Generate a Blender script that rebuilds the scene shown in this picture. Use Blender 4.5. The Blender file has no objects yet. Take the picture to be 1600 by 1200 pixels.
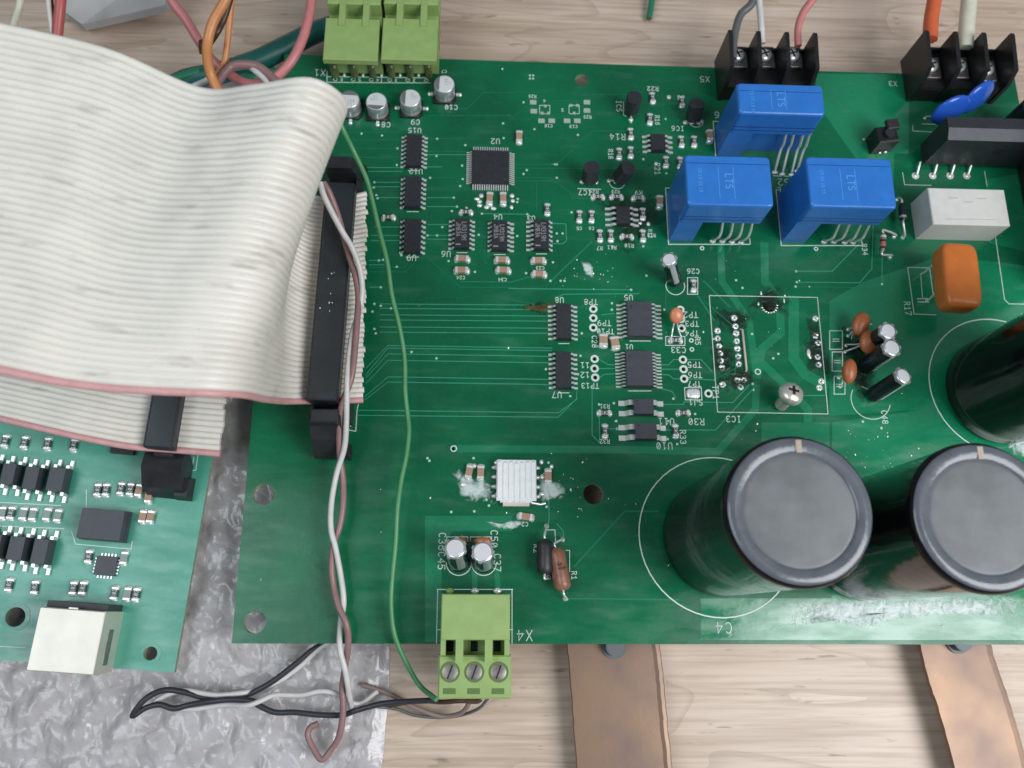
import bpy, bmesh, math, random
from mathutils import Vector, Matrix
random.seed(7)
R = math.radians
S = bpy.context.scene
COL = S.collection

# ---------------------------------------------------------------- camera, world, lights, exposure
# units: 1 = 1 cm.  Origin lies on the top face of the green board straight below the lens.
F = 1300.0                      # focal length in pixels of a 1600 px wide picture
NX, NY = -61.0, 365.0           # where the plumb line below the lens meets the picture
CAM_H = 18.3
up_c = -Vector((NX / F, -NY / F, -1)).normalized()
y_c = Vector((12 / F, 4550 / F, -1)).normalized()
y_c = (y_c - up_c * y_c.dot(up_c)).normalized()
x_c = y_c.cross(up_c)
ROT = Matrix((x_c, y_c, up_c))  # camera axes -> world axes
CAM_LOC = Vector((0, 0, CAM_H))
cam = bpy.data.cameras.new('camera')
cam.sensor_width = 36
cam.lens = 36 * F / 1600
cam.clip_start = 0.5
cam.clip_end = 500
cam.dof.use_dof = True
cam.dof.aperture_fstop = 0.19
cam.dof.focus_distance = 17.7
camo = bpy.data.objects.new('camera', cam)
COL.objects.link(camo)
camo.matrix_world = Matrix.Translation(CAM_LOC) @ ROT.to_4x4()
S.camera = camo

W = bpy.data.worlds.new('World')
S.world = W
W.use_nodes = True
bg = W.node_tree.nodes['Background']
bg.inputs[0].default_value = (0.80, 0.90, 1.0, 1)
bg.inputs[1].default_value = 0.23

def area(name, loc, target, sx, sy, L, color):
    l = bpy.data.lights.new(name, 'AREA')
    l.shape = 'RECTANGLE'
    l.size = sx
    l.size_y = sy
    l.energy = L * math.pi * sx * sy
    l.color = color
    o = bpy.data.objects.new(name, l)
    COL.objects.link(o)
    d = (Vector(target) - Vector(loc)).normalized()
    o.rotation_euler = d.to_track_quat('-Z', 'Y').to_euler()
    o.location = loc
    return o
area('window_light', (28, -9, 34), (4, 2, 0), 22, 28, 10.6, (0.96, 0.98, 1.0))
area('ceiling_light', (-26, -2, 50), (0, 0, 0), 30, 26, 4.4, (0.84, 0.95, 1.0))

S.view_settings.view_transform = 'Standard'
S.view_settings.look = 'None'
S.view_settings.exposure = -0.18
S.view_settings.gamma = 1

# ---------------------------------------------------------------- picture point -> place
def ray(px, py):
    return (ROT @ Vector(((px - 800) / F, -(py - 600) / F, -1)))
def at(px, py, z=0.0):
    r = ray(px, py)
    return CAM_LOC + r * ((z - CAM_H) / r.z)

class Frame:
    """a board plane: local x along its long side, z off its top face"""
    def __init__(s, mat):
        s.m = mat
        s.inv = mat.inverted()
    def at(s, px, py, h=0.0):
        o = s.inv @ CAM_LOC
        d = s.inv.to_3x3() @ ray(px, py)
        return o + d * ((h - o.z) / d.z)
MAIN = Frame(Matrix.Identity(4))

# ---------------------------------------------------------------- materials
def mat(name, col, rough=0.5, metal=0.0, noise=0.0, nscale=6.0, bump=0.0, bscale=40.0, col2=None, spec=0.5, rnoise=0.0, alpha=1.0):
    m = bpy.data.materials.new(name)
    m.use_nodes = True
    nt = m.node_tree
    b = nt.nodes['Principled BSDF']
    b.inputs['Base Color'].default_value = (*col, 1)
    b.inputs['Roughness'].default_value = rough
    b.inputs['Metallic'].default_value = metal
    b.inputs['Specular IOR Level'].default_value = spec
    b.inputs['Alpha'].default_value = alpha
    tc = nt.nodes.new('ShaderNodeTexCoord')
    if noise or col2:
        n = nt.nodes.new('ShaderNodeTexNoise')
        n.inputs['Scale'].default_value = nscale
        n.inputs['Detail'].default_value = 6
        nt.links.new(tc.outputs['Object'], n.inputs['Vector'])
        mx = nt.nodes.new('ShaderNodeMix')
        mx.data_type = 'RGBA'
        c2 = col2 if col2 else tuple(c * (1 - noise) for c in col)
        mx.inputs[6].default_value = (*col, 1)
        mx.inputs[7].default_value = (*c2, 1)
        cr = nt.nodes.new('ShaderNodeMapRange')
        cr.inputs[1].default_value = 0.35
        cr.inputs[2].default_value = 0.65
        nt.links.new(n.outputs['Fac'], cr.inputs[0])
        nt.links.new(cr.outputs[0], mx.inputs[0])
        nt.links.new(mx.outputs[2], b.inputs['Base Color'])
        if rnoise:
            mr = nt.nodes.new('ShaderNodeMapRange')
            mr.inputs[1].default_value = 0.3
            mr.inputs[2].default_value = 0.7
            mr.inputs[3].default_value = max(0.02, rough - rnoise)
            mr.inputs[4].default_value = rough + rnoise
            nt.links.new(n.outputs['Fac'], mr.inputs[0])
            nt.links.new(mr.outputs[0], b.inputs['Roughness'])
    if bump:
        n2 = nt.nodes.new('ShaderNodeTexNoise')
        n2.inputs['Scale'].default_value = bscale
        n2.inputs['Detail'].default_value = 4
        nt.links.new(tc.outputs['Object'], n2.inputs['Vector'])
        bp = nt.nodes.new('ShaderNodeBump')
        bp.inputs['Strength'].default_value = bump
        bp.inputs['Distance'].default_value = 0.02
        nt.links.new(n2.outputs['Fac'], bp.inputs['Height'])
        nt.links.new(bp.outputs[0], b.inputs['Normal'])
    return m

def board_mat(name, c1, c2, rough, spec=0.5):
    """solder mask: mottled green lacquer with smears, dust and fine scratches"""
    m = bpy.data.materials.new(name)
    m.use_nodes = True
    nt = m.node_tree
    N, L = nt.nodes, nt.links
    b = N['Principled BSDF']
    tc = N.new('ShaderNodeTexCoord')
    def noise(scale, detail=5, sc=None):
        n = N.new('ShaderNodeTexNoise')
        n.inputs['Scale'].default_value = scale
        n.inputs['Detail'].default_value = detail
        if sc:
            mp = N.new('ShaderNodeMapping')
            mp.inputs['Scale'].default_value = sc
            mp.inputs['Rotation'].default_value = (0, 0, 0.5)
            L.new(tc.outputs['Object'], mp.inputs[0])
            L.new(mp.outputs[0], n.inputs['Vector'])
        else:
            L.new(tc.outputs['Object'], n.inputs['Vector'])
        return n
    def ramp(src, a, b_, lo=0.0, hi=1.0):
        r = N.new('ShaderNodeMapRange')
        r.inputs[1].default_value = a
        r.inputs[2].default_value = b_
        r.inputs[3].default_value = lo
        r.inputs[4].default_value = hi
        L.new(src, r.inputs[0])
        return r.outputs[0]
    def mix(f, a, b_):
        x = N.new('ShaderNodeMix')
        x.data_type = 'RGBA'
        L.new(f, x.inputs[0])
        if isinstance(a, tuple): x.inputs[6].default_value = (*a, 1)
        else: L.new(a, x.inputs[6])
        if isinstance(b_, tuple): x.inputs[7].default_value = (*b_, 1)
        else: L.new(b_, x.inputs[7])
        return x.outputs[2]
    n1 = noise(0.45, 4)
    c = mix(ramp(n1.outputs['Fac'], 0.35, 0.65), c1, c2)
    n2 = noise(9, 8)
    c = mix(ramp(n2.outputs['Fac'], 0.4, 0.62, 0, 0.13), c, tuple(min(1, v * 1.7 + 0.01) for v in c1))
    sp = noise(26, 2)
    c = mix(ramp(sp.outputs['Fac'], 0.755, 0.80, 0, 0.75), c, (0.30, 0.45, 0.38))
    sm = noise(0.9, 9, (1, 3.5, 1))
    c = mix(ramp(sm.outputs['Fac'], 0.56, 0.76, 0, 0.07), c, (0.25, 0.45, 0.40))
    L.new(c, b.inputs['Base Color'])
    b.inputs['Specular IOR Level'].default_value = spec
    L.new(ramp(sm.outputs['Fac'], 0.35, 0.68, rough - 0.08, rough + 0.14), b.inputs['Roughness'])
    bp = N.new('ShaderNodeBump')
    bp.inputs['Strength'].default_value = 0.10
    bp.inputs['Distance'].default_value = 0.02
    nb = noise(5, 6)
    L.new(nb.outputs['Fac'], bp.inputs['Height'])
    L.new(bp.outputs[0], b.inputs['Normal'])
    return m

def wood_mat():
    m = bpy.data.materials.new('laminate_wood')
    m.use_nodes = True
    nt = m.node_tree
    N, L = nt.nodes, nt.links
    b = N['Principled BSDF']
    tc = N.new('ShaderNodeTexCoord')
    def mapn(sc, rot, scale, detail, dist=0.0):
        mp = N.new('ShaderNodeMapping')
        mp.inputs['Scale'].default_value = sc
        mp.inputs['Rotation'].default_value = (0, 0, rot)
        L.new(tc.outputs['Object'], mp.inputs[0])
        n = N.new('ShaderNodeTexNoise')
        n.inputs['Scale'].default_value = scale
        n.inputs['Detail'].default_value = detail
        n.inputs['Distortion'].default_value = dist
        L.new(mp.outputs[0], n.inputs['Vector'])
        return n, mp
    def ramp(src, a, b_, lo=0.0, hi=1.0):
        r = N.new('ShaderNodeMapRange')
        r.inputs[1].default_value = a
        r.inputs[2].default_value = b_
        r.inputs[3].default_value = lo
        r.inputs[4].default_value = hi
        L.new(src, r.inputs[0])
        return r.outputs[0]
    def mix(f, a, b_):
        x = N.new('ShaderNodeMix')
        x.data_type = 'RGBA'
        L.new(f, x.inputs[0])
        if isinstance(a, tuple): x.inputs[6].default_value = (*a, 1)
        else: L.new(a, x.inputs[6])
        if isinstance(b_, tuple): x.inputs[7].default_value = (*b_, 1)
        else: L.new(b_, x.inputs[7])
        return x.outputs[2]
    broad, _ = mapn((0.16, 0.9, 1), 0.06, 0.8, 5, 1.2)
    fine, _ = mapn((0.25, 7.0, 1), 0.03, 1.6, 9, 0.3)
    c = mix(ramp(broad.outputs['Fac'], 0.33, 0.66), (0.68, 0.54, 0.44), (0.50, 0.38, 0.30))
    c = mix(ramp(fine.outputs['Fac'], 0.42, 0.66, 0, 0.62), c, (0.40, 0.29, 0.20))
    # cathedral figure: contour lines of a slow stretched noise
    fig, _ = mapn((0.10, 0.42, 1), 0.10, 1.0, 2, 0.6)
    ml = N.new('ShaderNodeMath'); ml.operation = 'MULTIPLY'; ml.inputs[1].default_value = 7
    L.new(fig.outputs['Fac'], ml.inputs[0])
    fr = N.new('ShaderNodeMath'); fr.operation = 'FRACT'
    L.new(ml.outputs[0], fr.inputs[0])
    c = mix(ramp(fr.outputs[0], 0.80, 0.99, 0, 0.30), c, (0.24, 0.165, 0.11))
    sp, _ = mapn((1.0, 6.0, 1), 0.02, 1.3, 5)
    c = mix(ramp(sp.outputs['Fac'], 0.655, 0.74, 0, 0.6), c, (0.16, 0.11, 0.08))
    L.new(c, b.inputs['Base Color'])
    b.inputs['Roughness'].default_value = 0.42
    bp = N.new('ShaderNodeBump')
    bp.inputs['Strength'].default_value = 0.12
    bp.inputs['Distance'].default_value = 0.02
    L.new(fine.outputs['Fac'], bp.inputs['Height'])
    L.new(bp.outputs[0], b.inputs['Normal'])
    return m

def wrap_mat():
    m = bpy.data.materials.new('crumpled_film')
    m.use_nodes = True
    nt = m.node_tree
    N, L = nt.nodes, nt.links
    b = N['Principled BSDF']
    tc = N.new('ShaderNodeTexCoord')
    n = N.new('ShaderNodeTexNoise'); n.inputs['Scale'].default_value = 0.7; n.inputs['Detail'].default_value = 5; n.inputs['Distortion'].default_value = 1.5
    L.new(tc.outputs['Object'], n.inputs['Vector'])
    r = N.new('ShaderNodeValToRGB')
    r.color_ramp.elements[0].position = 0.32; r.color_ramp.elements[0].color = (0.45, 0.415, 0.41, 1)
    r.color_ramp.elements[1].position = 0.70; r.color_ramp.elements[1].color = (0.62, 0.595, 0.61, 1)
    L.new(n.outputs['Fac'], r.inputs[0])
    L.new(r.outputs[0], b.inputs['Base Color'])
    b.inputs['Roughness'].default_value = 0.24
    b.inputs['Alpha'].default_value = 0.86
    b.inputs['Coat Weight'].default_value = 0.4
    b.inputs['Coat Roughness'].default_value = 0.12
    n2 = N.new('ShaderNodeTexNoise'); n2.inputs['Scale'].default_value = 2.4; n2.inputs['Detail'].default_value = 2.5; n2.inputs['Distortion'].default_value = 0.9
    L.new(tc.outputs['Object'], n2.inputs['Vector'])
    bp = N.new('ShaderNodeBump'); bp.inputs['Strength'].default_value = 0.42; bp.inputs['Distance'].default_value = 0.14
    L.new(n2.outputs['Fac'], bp.inputs['Height'])
    L.new(bp.outputs[0], b.inputs['Normal'])
    return m

def residue_mat():
    m = bpy.data.materials.new('flux_and_glare')
    m.use_nodes = True
    nt = m.node_tree
    N, L = nt.nodes, nt.links
    b = N['Principled BSDF']
    tc = N.new('ShaderNodeTexCoord')
    n = N.new('ShaderNodeTexNoise'); n.inputs['Scale'].default_value = 5; n.inputs['Detail'].default_value = 10; n.inputs['Distortion'].default_value = 1.0
    L.new(tc.outputs['Object'], n.inputs['Vector'])
    # fades out towards the rim of each patch (uv holds the distance to the rim)
    uv = N.new('ShaderNodeAttribute'); uv.attribute_name = 'rim'
    ad = N.new('ShaderNodeMath'); ad.operation = 'MULTIPLY_ADD'; ad.inputs[1].default_value = 0.55
    L.new(uv.outputs['Fac'], ad.inputs[0]); L.new(n.outputs['Fac'], ad.inputs[2])
    r = N.new('ShaderNodeMapRange'); r.inputs[1].default_value = 0.72; r.inputs[2].default_value = 1.06; r.inputs[3].default_value = 0; r.inputs[4].default_value = 0.8
    L.new(ad.outputs[0], r.inputs[0])
    L.new(r.outputs[0], b.inputs['Alpha'])
    b.inputs['Base Color'].default_value = (0.70, 0.80, 0.77, 1)  # white-mint tint: dried residue plus window glare put into the colour
    b.inputs['Roughness'].default_value = 0.3
    bp = N.new('ShaderNodeBump'); bp.inputs['Strength'].default_value = 0.8; bp.inputs['Distance'].default_value = 0.05
    L.new(n.outputs['Fac'], bp.inputs['Height']); L.new(bp.outputs[0], b.inputs['Normal'])
    return m

M = {}
M['mask'] = board_mat('solder_mask', (0.003, 0.098, 0.042), (0.003, 0.150, 0.062), 0.24, 0.42)
M['mask_light'] = board_mat('solder_mask_over_copper', (0.006, 0.17, 0.075), (0.008, 0.22, 0.10), 0.17, 0.85)
M['mask_left'] = board_mat('small_board_mask_glare', (0.04, 0.27, 0.18), (0.065, 0.36, 0.26), 0.32, 0.8)  # base lifted towards mint, putting glare into the colour
M['trace'] = mat('trace_green', (0.05, 0.33, 0.20), 0.25)
M['trace_dim'] = mat('trace_green_dim', (0.012, 0.185, 0.095), 0.25)
M['fr4'] = mat('board_edge_fibre', (0.30, 0.36, 0.24), 0.6, noise=0.3, nscale=9)
M['silk'] = mat('silkscreen_white', (0.66, 0.76, 0.70), 0.5)
M['wood'] = wood_mat()
M['wrap'] = wrap_mat()
M['flux'] = residue_mat()
M['solder'] = mat('solder', (0.88, 0.90, 0.88), 0.22, 0.42, bump=0.4, bscale=30)
M['tin'] = mat('tinned_lead', (0.82, 0.84, 0.82), 0.28, 0.5)
M['pale'] = mat('pale_grey_part', (0.26, 0.33, 0.29), 0.4)
M['pad'] = mat('bare_pad', (0.62, 0.72, 0.64), 0.35, 0.5)
M['via'] = mat('via_ring', (0.42, 0.66, 0.52), 0.4)
M['ic'] = mat('chip_plastic', (0.030, 0.032, 0.038), 0.42, noise=0.3, nscale=12, bump=0.15, bscale=60)
M['ic_grey'] = mat('chip_plastic_grey', (0.060, 0.062, 0.078), 0.42, noise=0.15, nscale=5, bump=0.1, bscale=60)
M['ic_text'] = mat('chip_print', (0.30, 0.31, 0.32), 0.6)
M['tan'] = mat('ceramic_tan', (0.44, 0.28, 0.19), 0.45, noise=0.15)
M['resb'] = mat('resistor_dark', (0.05, 0.05, 0.05), 0.35)
M['alu'] = mat('can_aluminium', (0.72, 0.72, 0.74), 0.30, 0.7, noise=0.1, nscale=8)
M['alu_top'] = mat('can_aluminium_top', (0.82, 0.82, 0.84), 0.4, 0.25)
M['blk'] = mat('black_plastic', (0.012, 0.012, 0.013), 0.38, bump=0.1)
M['blk_soft'] = mat('black_nylon', (0.028, 0.028, 0.032), 0.45, noise=0.4, nscale=3, bump=0.2, bscale=12)
M['bar'] = mat('connector_black', (0.032, 0.040, 0.048), 0.32, noise=0.35, nscale=2.0, rnoise=0.1, bump=0.08)
M['blue'] = mat('blue_plastic', (0.030, 0.185, 0.60), 0.30, noise=0.12, nscale=3, bump=0.05)
M['blue_in'] = mat('blue_plastic_dark', (0.006, 0.03, 0.16), 0.4)
M['blue_text'] = mat('blue_print', (0.10, 0.34, 0.74), 0.4)
M['lime'] = mat('lime_plastic', (0.31, 0.44, 0.15), 0.42, noise=0.1, nscale=4, bump=0.05)
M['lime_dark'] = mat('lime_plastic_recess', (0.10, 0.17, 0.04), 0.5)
M['sleeve'] = mat('glossy_black_sleeve', (0.006, 0.006, 0.007), 0.11, bump=0.5, bscale=1.6, spec=0.28)
M['captop'] = mat('capacitor_disc', (0.155, 0.163, 0.172), 0.48, noise=0.25, nscale=2, bump=0.1, bscale=40)
M['caprim'] = mat('capacitor_rim', (0.12, 0.13, 0.15), 0.17, noise=0.2, nscale=3, bump=0.15, bscale=8)
M['tab'] = mat('beige_mark', (0.40, 0.34, 0.27), 0.5)
M['orange'] = mat('orange_epoxy', (0.72, 0.20, 0.04), 0.30, noise=0.12, nscale=3, bump=0.08, bscale=8)
M['brown'] = mat('brown_ceramic', (0.42, 0.13, 0.045), 0.35, noise=0.15)
M['salmon'] = mat('salmon_ceramic', (0.62, 0.22, 0.11), 0.3)
M['res_brown'] = mat('resistor_brown', (0.30, 0.13, 0.085), 0.35, noise=0.25, nscale=9)
M['bluedisc'] = mat('varistor_blue', (0.02, 0.10, 0.50), 0.18)
M['greybox'] = mat('grey_white_plastic', (0.64, 0.63, 0.59), 0.45, noise=0.06, nscale=5)
M['print_grey'] = mat('faded_print', (0.46, 0.45, 0.43), 0.5)
M['white_fin'] = mat('white_heatsink', (0.95, 0.95, 0.95), 0.42, noise=0.06, nscale=9)
M['ribbon'] = mat('ribbon_grey', (0.79, 0.75, 0.68), 0.42, noise=0.10, nscale=1.2, bump=0.06, bscale=10)
def soil_ribbon():
    # grime caught along the cable: long thin dark smears and a few stains
    m = M['ribbon']; nt = m.node_tree; N, L = nt.nodes, nt.links
    b = N['Principled BSDF']; src = b.inputs['Base Color'].links[0].from_socket
    ge = N.new('ShaderNodeNewGeometry')
    mp = N.new('ShaderNodeMapping'); mp.inputs['Scale'].default_value = (0.9, 3.5, 0.9)
    L.new(ge.outputs['Position'], mp.inputs[0])
    n = N.new('ShaderNodeTexNoise'); n.inputs['Scale'].default_value = 1.3; n.inputs['Detail'].default_value = 7
    L.new(mp.outputs[0], n.inputs['Vector'])
    r = N.new('ShaderNodeMapRange'); r.inputs[1].default_value = 0.60; r.inputs[2].default_value = 0.78; r.inputs[3].default_value = 0; r.inputs[4].default_value = 0.55
    L.new(n.outputs['Fac'], r.inputs[0])
    x = N.new('ShaderNodeMix'); x.data_type = 'RGBA'
    L.new(r.outputs[0], x.inputs[0]); L.new(src, x.inputs[6]); x.inputs[7].default_value = (0.34, 0.31, 0.27, 1)
    L.new(x.outputs[2], b.inputs['Base Color'])
soil_ribbon()
M['pink'] = mat('ribbon_pink', (0.66, 0.36, 0.36), 0.45, noise=0.15)
M['copper'] = mat('tarnished_copper', (0.24, 0.15, 0.095), 0.42, 0.45, nscale=0.6, col2=(0.17, 0.115, 0.095), rnoise=0.05, bump=0.05, bscale=14)
M['steel'] = mat('steel', (0.30, 0.27, 0.25), 0.35, 0.7, noise=0.3, nscale=8)
M['nickel'] = mat('nickel_screw', (0.80, 0.74, 0.66), 0.28, 0.6, bump=0.1)
M['shell'] = mat('connector_shell', (0.76, 0.71, 0.63), 0.45, 0.6, noise=0.10, nscale=2, bump=0.2, bscale=5)
M['hole'] = mat('dark_inside', (0.01, 0.012, 0.012), 0.7)
for k, c in dict(w_green=(0.085, 0.29, 0.12), w_dkgreen=(0.02, 0.22, 0.12), w_teal=(0.01, 0.13, 0.11), w_white=(0.66, 0.64, 0.62), w_mauve=(0.30, 0.17, 0.165),
                 w_black=(0.035, 0.035, 0.045), w_red=(0.52, 0.12, 0.11), w_orange=(0.66, 0.27, 0.10), w_ored=(0.66, 0.13, 0.05), w_cream=(0.66, 0.65, 0.52),
                 w_brown=(0.07, 0.035, 0.02), w_grey=(0.12, 0.13, 0.13), w_pink=(0.62, 0.22, 0.22), w_taupe=(0.28, 0.21, 0.19)).items():
    M[k] = mat('insulation_' + k[2:], c, 0.38, noise=0.12, nscale=4)

# ---------------------------------------------------------------- mesh collecting
class MB:
    def __init__(s):
        s.v, s.f, s.mi, s.sm = [], [], [], []
        s.cur = 0
        s.xf = None
    def add(s, vs, fs, smooth=False):
        o = len(s.v)
        for p in vs:
            p = Vector(p)
            s.v.append(s.xf @ p if s.xf is not None else p)
        for f in fs:
            s.f.append([i + o for i in f]); s.mi.append(s.cur); s.sm.append(smooth)
        return s
    def box(s, c, d, rz=0.0, taper=1.0, bev=0.0):
        """box centre c, size d, top face scaled by taper, chamfered top edges by bev"""
        x, y, z = (k / 2 for k in d)
        cs, sn = math.cos(rz), math.sin(rz)
        def P(a, b, h): return (c[0] + a * cs - b * sn, c[1] + a * sn + b * cs, c[2] + h)
        def ring(k, h, e=0.0): return [P(-x * k + e, -y * k + e, h), P(x * k - e, -y * k + e, h), P(x * k - e, y * k - e, h), P(-x * k + e, y * k - e, h)]
        if bev:
            vs = ring(1, -z) + ring(taper, z - bev) + ring(taper, z, bev)
            fs = [(3, 2, 1, 0), (8, 9, 10, 11)]
            for L in (0, 4):
                for i in range(4):
                    j = (i + 1) % 4
                    fs.append((L + i, L + j, L + 4 + j, L + 4 + i))
        else:
            vs = ring(1, -z) + ring(taper, z)
            fs = [(3, 2, 1, 0), (4, 5, 6, 7)] + [(i, (i + 1) % 4, 4 + (i + 1) % 4, 4 + i) for i in range(4)]
        return s.add(vs, fs)
    def prism(s, poly, z0, z1, axis='z', smooth=False):
        """poly of 2-D points extruded along an axis"""
        n = len(poly)
        def P(a, b, h):
            return {'z': (a, b, h), 'x': (h, a, b), 'y': (a, h, b)}[axis]
        vs = [P(a, b, z0) for a, b in poly] + [P(a, b, z1) for a, b in poly]
        fs = [tuple(range(n - 1, -1, -1)), tuple(range(n, 2 * n))] + [(i, (i + 1) % n, n + (i + 1) % n, n + i) for i in range(n)]
        return s.add(vs, fs, smooth)
    def lathe(s, c, prof, n=24, M3=None, smooth=True, cap0=True, cap1=True):
        """prof: (r, z) pairs from bottom to top about local z"""
        c = Vector(c)
        vs = []
        for r, z in prof:
            for i in range(n):
                a = 2 * math.pi * i / n
                p = Vector((r * math.cos(a), r * math.sin(a), z))
                if M3 is not None: p = M3 @ p
                vs.append(c + p)
        fs = []
        for k in range(len(prof) - 1):
            for i in range(n):
                j = (i + 1) % n
                fs.append((k * n + i, k * n + j, (k + 1) * n + j, (k + 1) * n + i))
        s.add(vs, fs, smooth)
        if cap0: s.add(vs[:n], [tuple(range(n - 1, -1, -1))])
        if cap1: s.add(vs[-n:], [tuple(range(n))])
        return s
    def cyl(s, a, b, r, n=16, r2=None, smooth=True):
        a, b = Vector(a), Vector(b)
        d = b - a
        M3 = d.to_track_quat('Z', 'Y').to_matrix()
        return s.lathe(a, [(r, 0), (r2 if r2 is not None else r, d.length)], n, M3, smooth)
    def ell(s, c, r, n=14, m=8, M3=None, pw=1.0):
        """ellipsoid / superellipsoid"""
        c = Vector(c)
        vs = []
        def sg(v): return math.copysign(abs(v) ** pw, v)
        for k in range(m + 1):
            t = -math.pi / 2 + math.pi * k / m
            for i in range(n):
                a = 2 * math.pi * i / n
                p = Vector((r[0] * sg(math.cos(t)) * sg(math.cos(a)), r[1] * sg(math.cos(t)) * sg(math.sin(a)), r[2] * sg(math.sin(t))))
                if M3 is not None: p = M3 @ p
                vs.append(c + p)
        fs = []
        for k in range(m):
            for i in range(n):
                j = (i + 1) % n
                fs.append((k * n + i, k * n + j, (k + 1) * n + j, (k + 1) * n + i))
        return s.add(vs, fs, True)
    def tube(s, pts, r, n=8, caps=True):
        pts = [Vector(p) for p in pts]
        N_ = len(pts)
        rr = r if isinstance(r, (list, tuple)) else [r] * N_
        t0 = (pts[1] - pts[0]).normalized()
        u = t0.orthogonal().normalized()
        vs = []
        for i, p in enumerate(pts):
            t = (pts[min(i + 1, N_ - 1)] - pts[max(i - 1, 0)])
            t = t.normalized() if t.length > 1e-9 else t0
            u = (u - t * u.dot(t))
            u = u.normalized() if u.length > 1e-6 else t.orthogonal().normalized()
            w = t.cross(u)
            for k in range(n):
                a = 2 * math.pi * k / n
                vs.append(p + (u * math.cos(a) + w * math.sin(a)) * rr[i])
        fs = []
        for i in range(N_ - 1):
            for k in range(n):
                j = (k + 1) % n
                fs.append((i * n + k, i * n + j, (i + 1) * n + j, (i + 1) * n + k))
        s.add(vs, fs, True)
        if caps:
            s.add(vs[:n], [tuple(range(n - 1, -1, -1))])
            s.add(vs[-n:], [tuple(range(n))])
        return s
    def strip(s, pts, w, z, th=0.0022, closed=False):
        """flat printed or etched line along xy points"""
        P = [Vector((p[0], p[1])) for p in pts]
        n = len(P)
        s.ns = getattr(s, 'ns', 0) + 1
        th = th + 0.000008 * s.ns      # crossing strokes never share a plane
        if closed: P = P + [P[0]]; n += 1
        vs, fs = [], []
        for i, p in enumerate(P):
            if closed and i in (0, n - 1):
                a = (P[1] - P[0]).normalized(); b = (P[-1] - P[-2]).normalized()
            else:
                a = (P[min(i + 1, n - 1)] - p); b = (p - P[max(i - 1, 0)])
                if a.length < 1e-9: a = b
                if b.length < 1e-9: b = a
                a = a.normalized(); b = b.normalized()
            t = (a + b)
            t = t.normalized() if t.length > 1e-6 else a
            nn = Vector((-t.y, t.x))
            k = 1 / max(0.5, nn.dot(Vector((-a.y, a.x))))
            q = nn * (w / 2 * k)
            e = Vector((0, 0))
            if not closed:
                if i == 0: e = -a * w / 2
                if i == n - 1: e = b * w / 2
            vs += [(p.x + q.x + e.x, p.y + q.y + e.y, z + th), (p.x - q.x + e.x, p.y - q.y + e.y, z + th),
                   (p.x - q.x + e.x, p.y - q.y + e.y, z), (p.x + q.x + e.x, p.y + q.y + e.y, z)]
        for i in range(n - 1):
            o = 4 * i
            fs += [(o, o + 1, o + 5, o + 4), (o + 1, o + 2, o + 6, o + 5), (o + 3, o, o + 4, o + 7)]
        return s.add(vs, fs)
    def mesh(s, name, mats):
        me = bpy.data.meshes.new(name)
        me.from_pydata(s.v, [], s.f)
        for m in (mats if isinstance(mats, (list, tuple)) else [mats]): me.materials.append(m)
        me.polygons.foreach_set('material_index', s.mi)
        me.polygons.foreach_set('use_smooth', s.sm)
        me.update()
        return me

def link(name, me, parent=None, loc=(0, 0, 0), rz=0.0, label=None, cat=None, group=None, kind=None):
    o = bpy.data.objects.new(name, me)
    COL.objects.link(o)
    o.location = loc
    if isinstance(rz, (int, float)): o.rotation_euler = (0, 0, rz)
    else: o.rotation_euler = rz
    if parent: o.parent = parent
    if label: o['label'] = label
    if cat: o['category'] = cat
    if group: o['group'] = group
    if kind: o['kind'] = kind
    return o
def part(name, mb, mats, parent=None, **k):
    me = mb if isinstance(mb, bpy.types.Mesh) else mb.mesh(name, mats)
    return link(name, me, parent, **k)
CACHE = {}
def cached(key, fn):
    if key not in CACHE: CACHE[key] = fn()
    return CACHE[key]

def smooth_path(pts, k=8):
    P = [Vector(p) for p in pts]
    if len(P) < 3: return P
    P = [P[0] * 2 - P[1]] + P + [P[-1] * 2 - P[-2]]
    out = []
    for i in range(1, len(P) - 2):
        for j in range(k):
            t = j / k
            a, b, c, d = P[i - 1], P[i], P[i + 1], P[i + 2]
            out.append(0.5 * ((2 * b) + (c - a) * t + (2 * a - 5 * b + 4 * c - d) * t * t + (3 * b - a - 3 * c + d) * t ** 3))
    out.append(P[-2])
    return out

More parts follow.
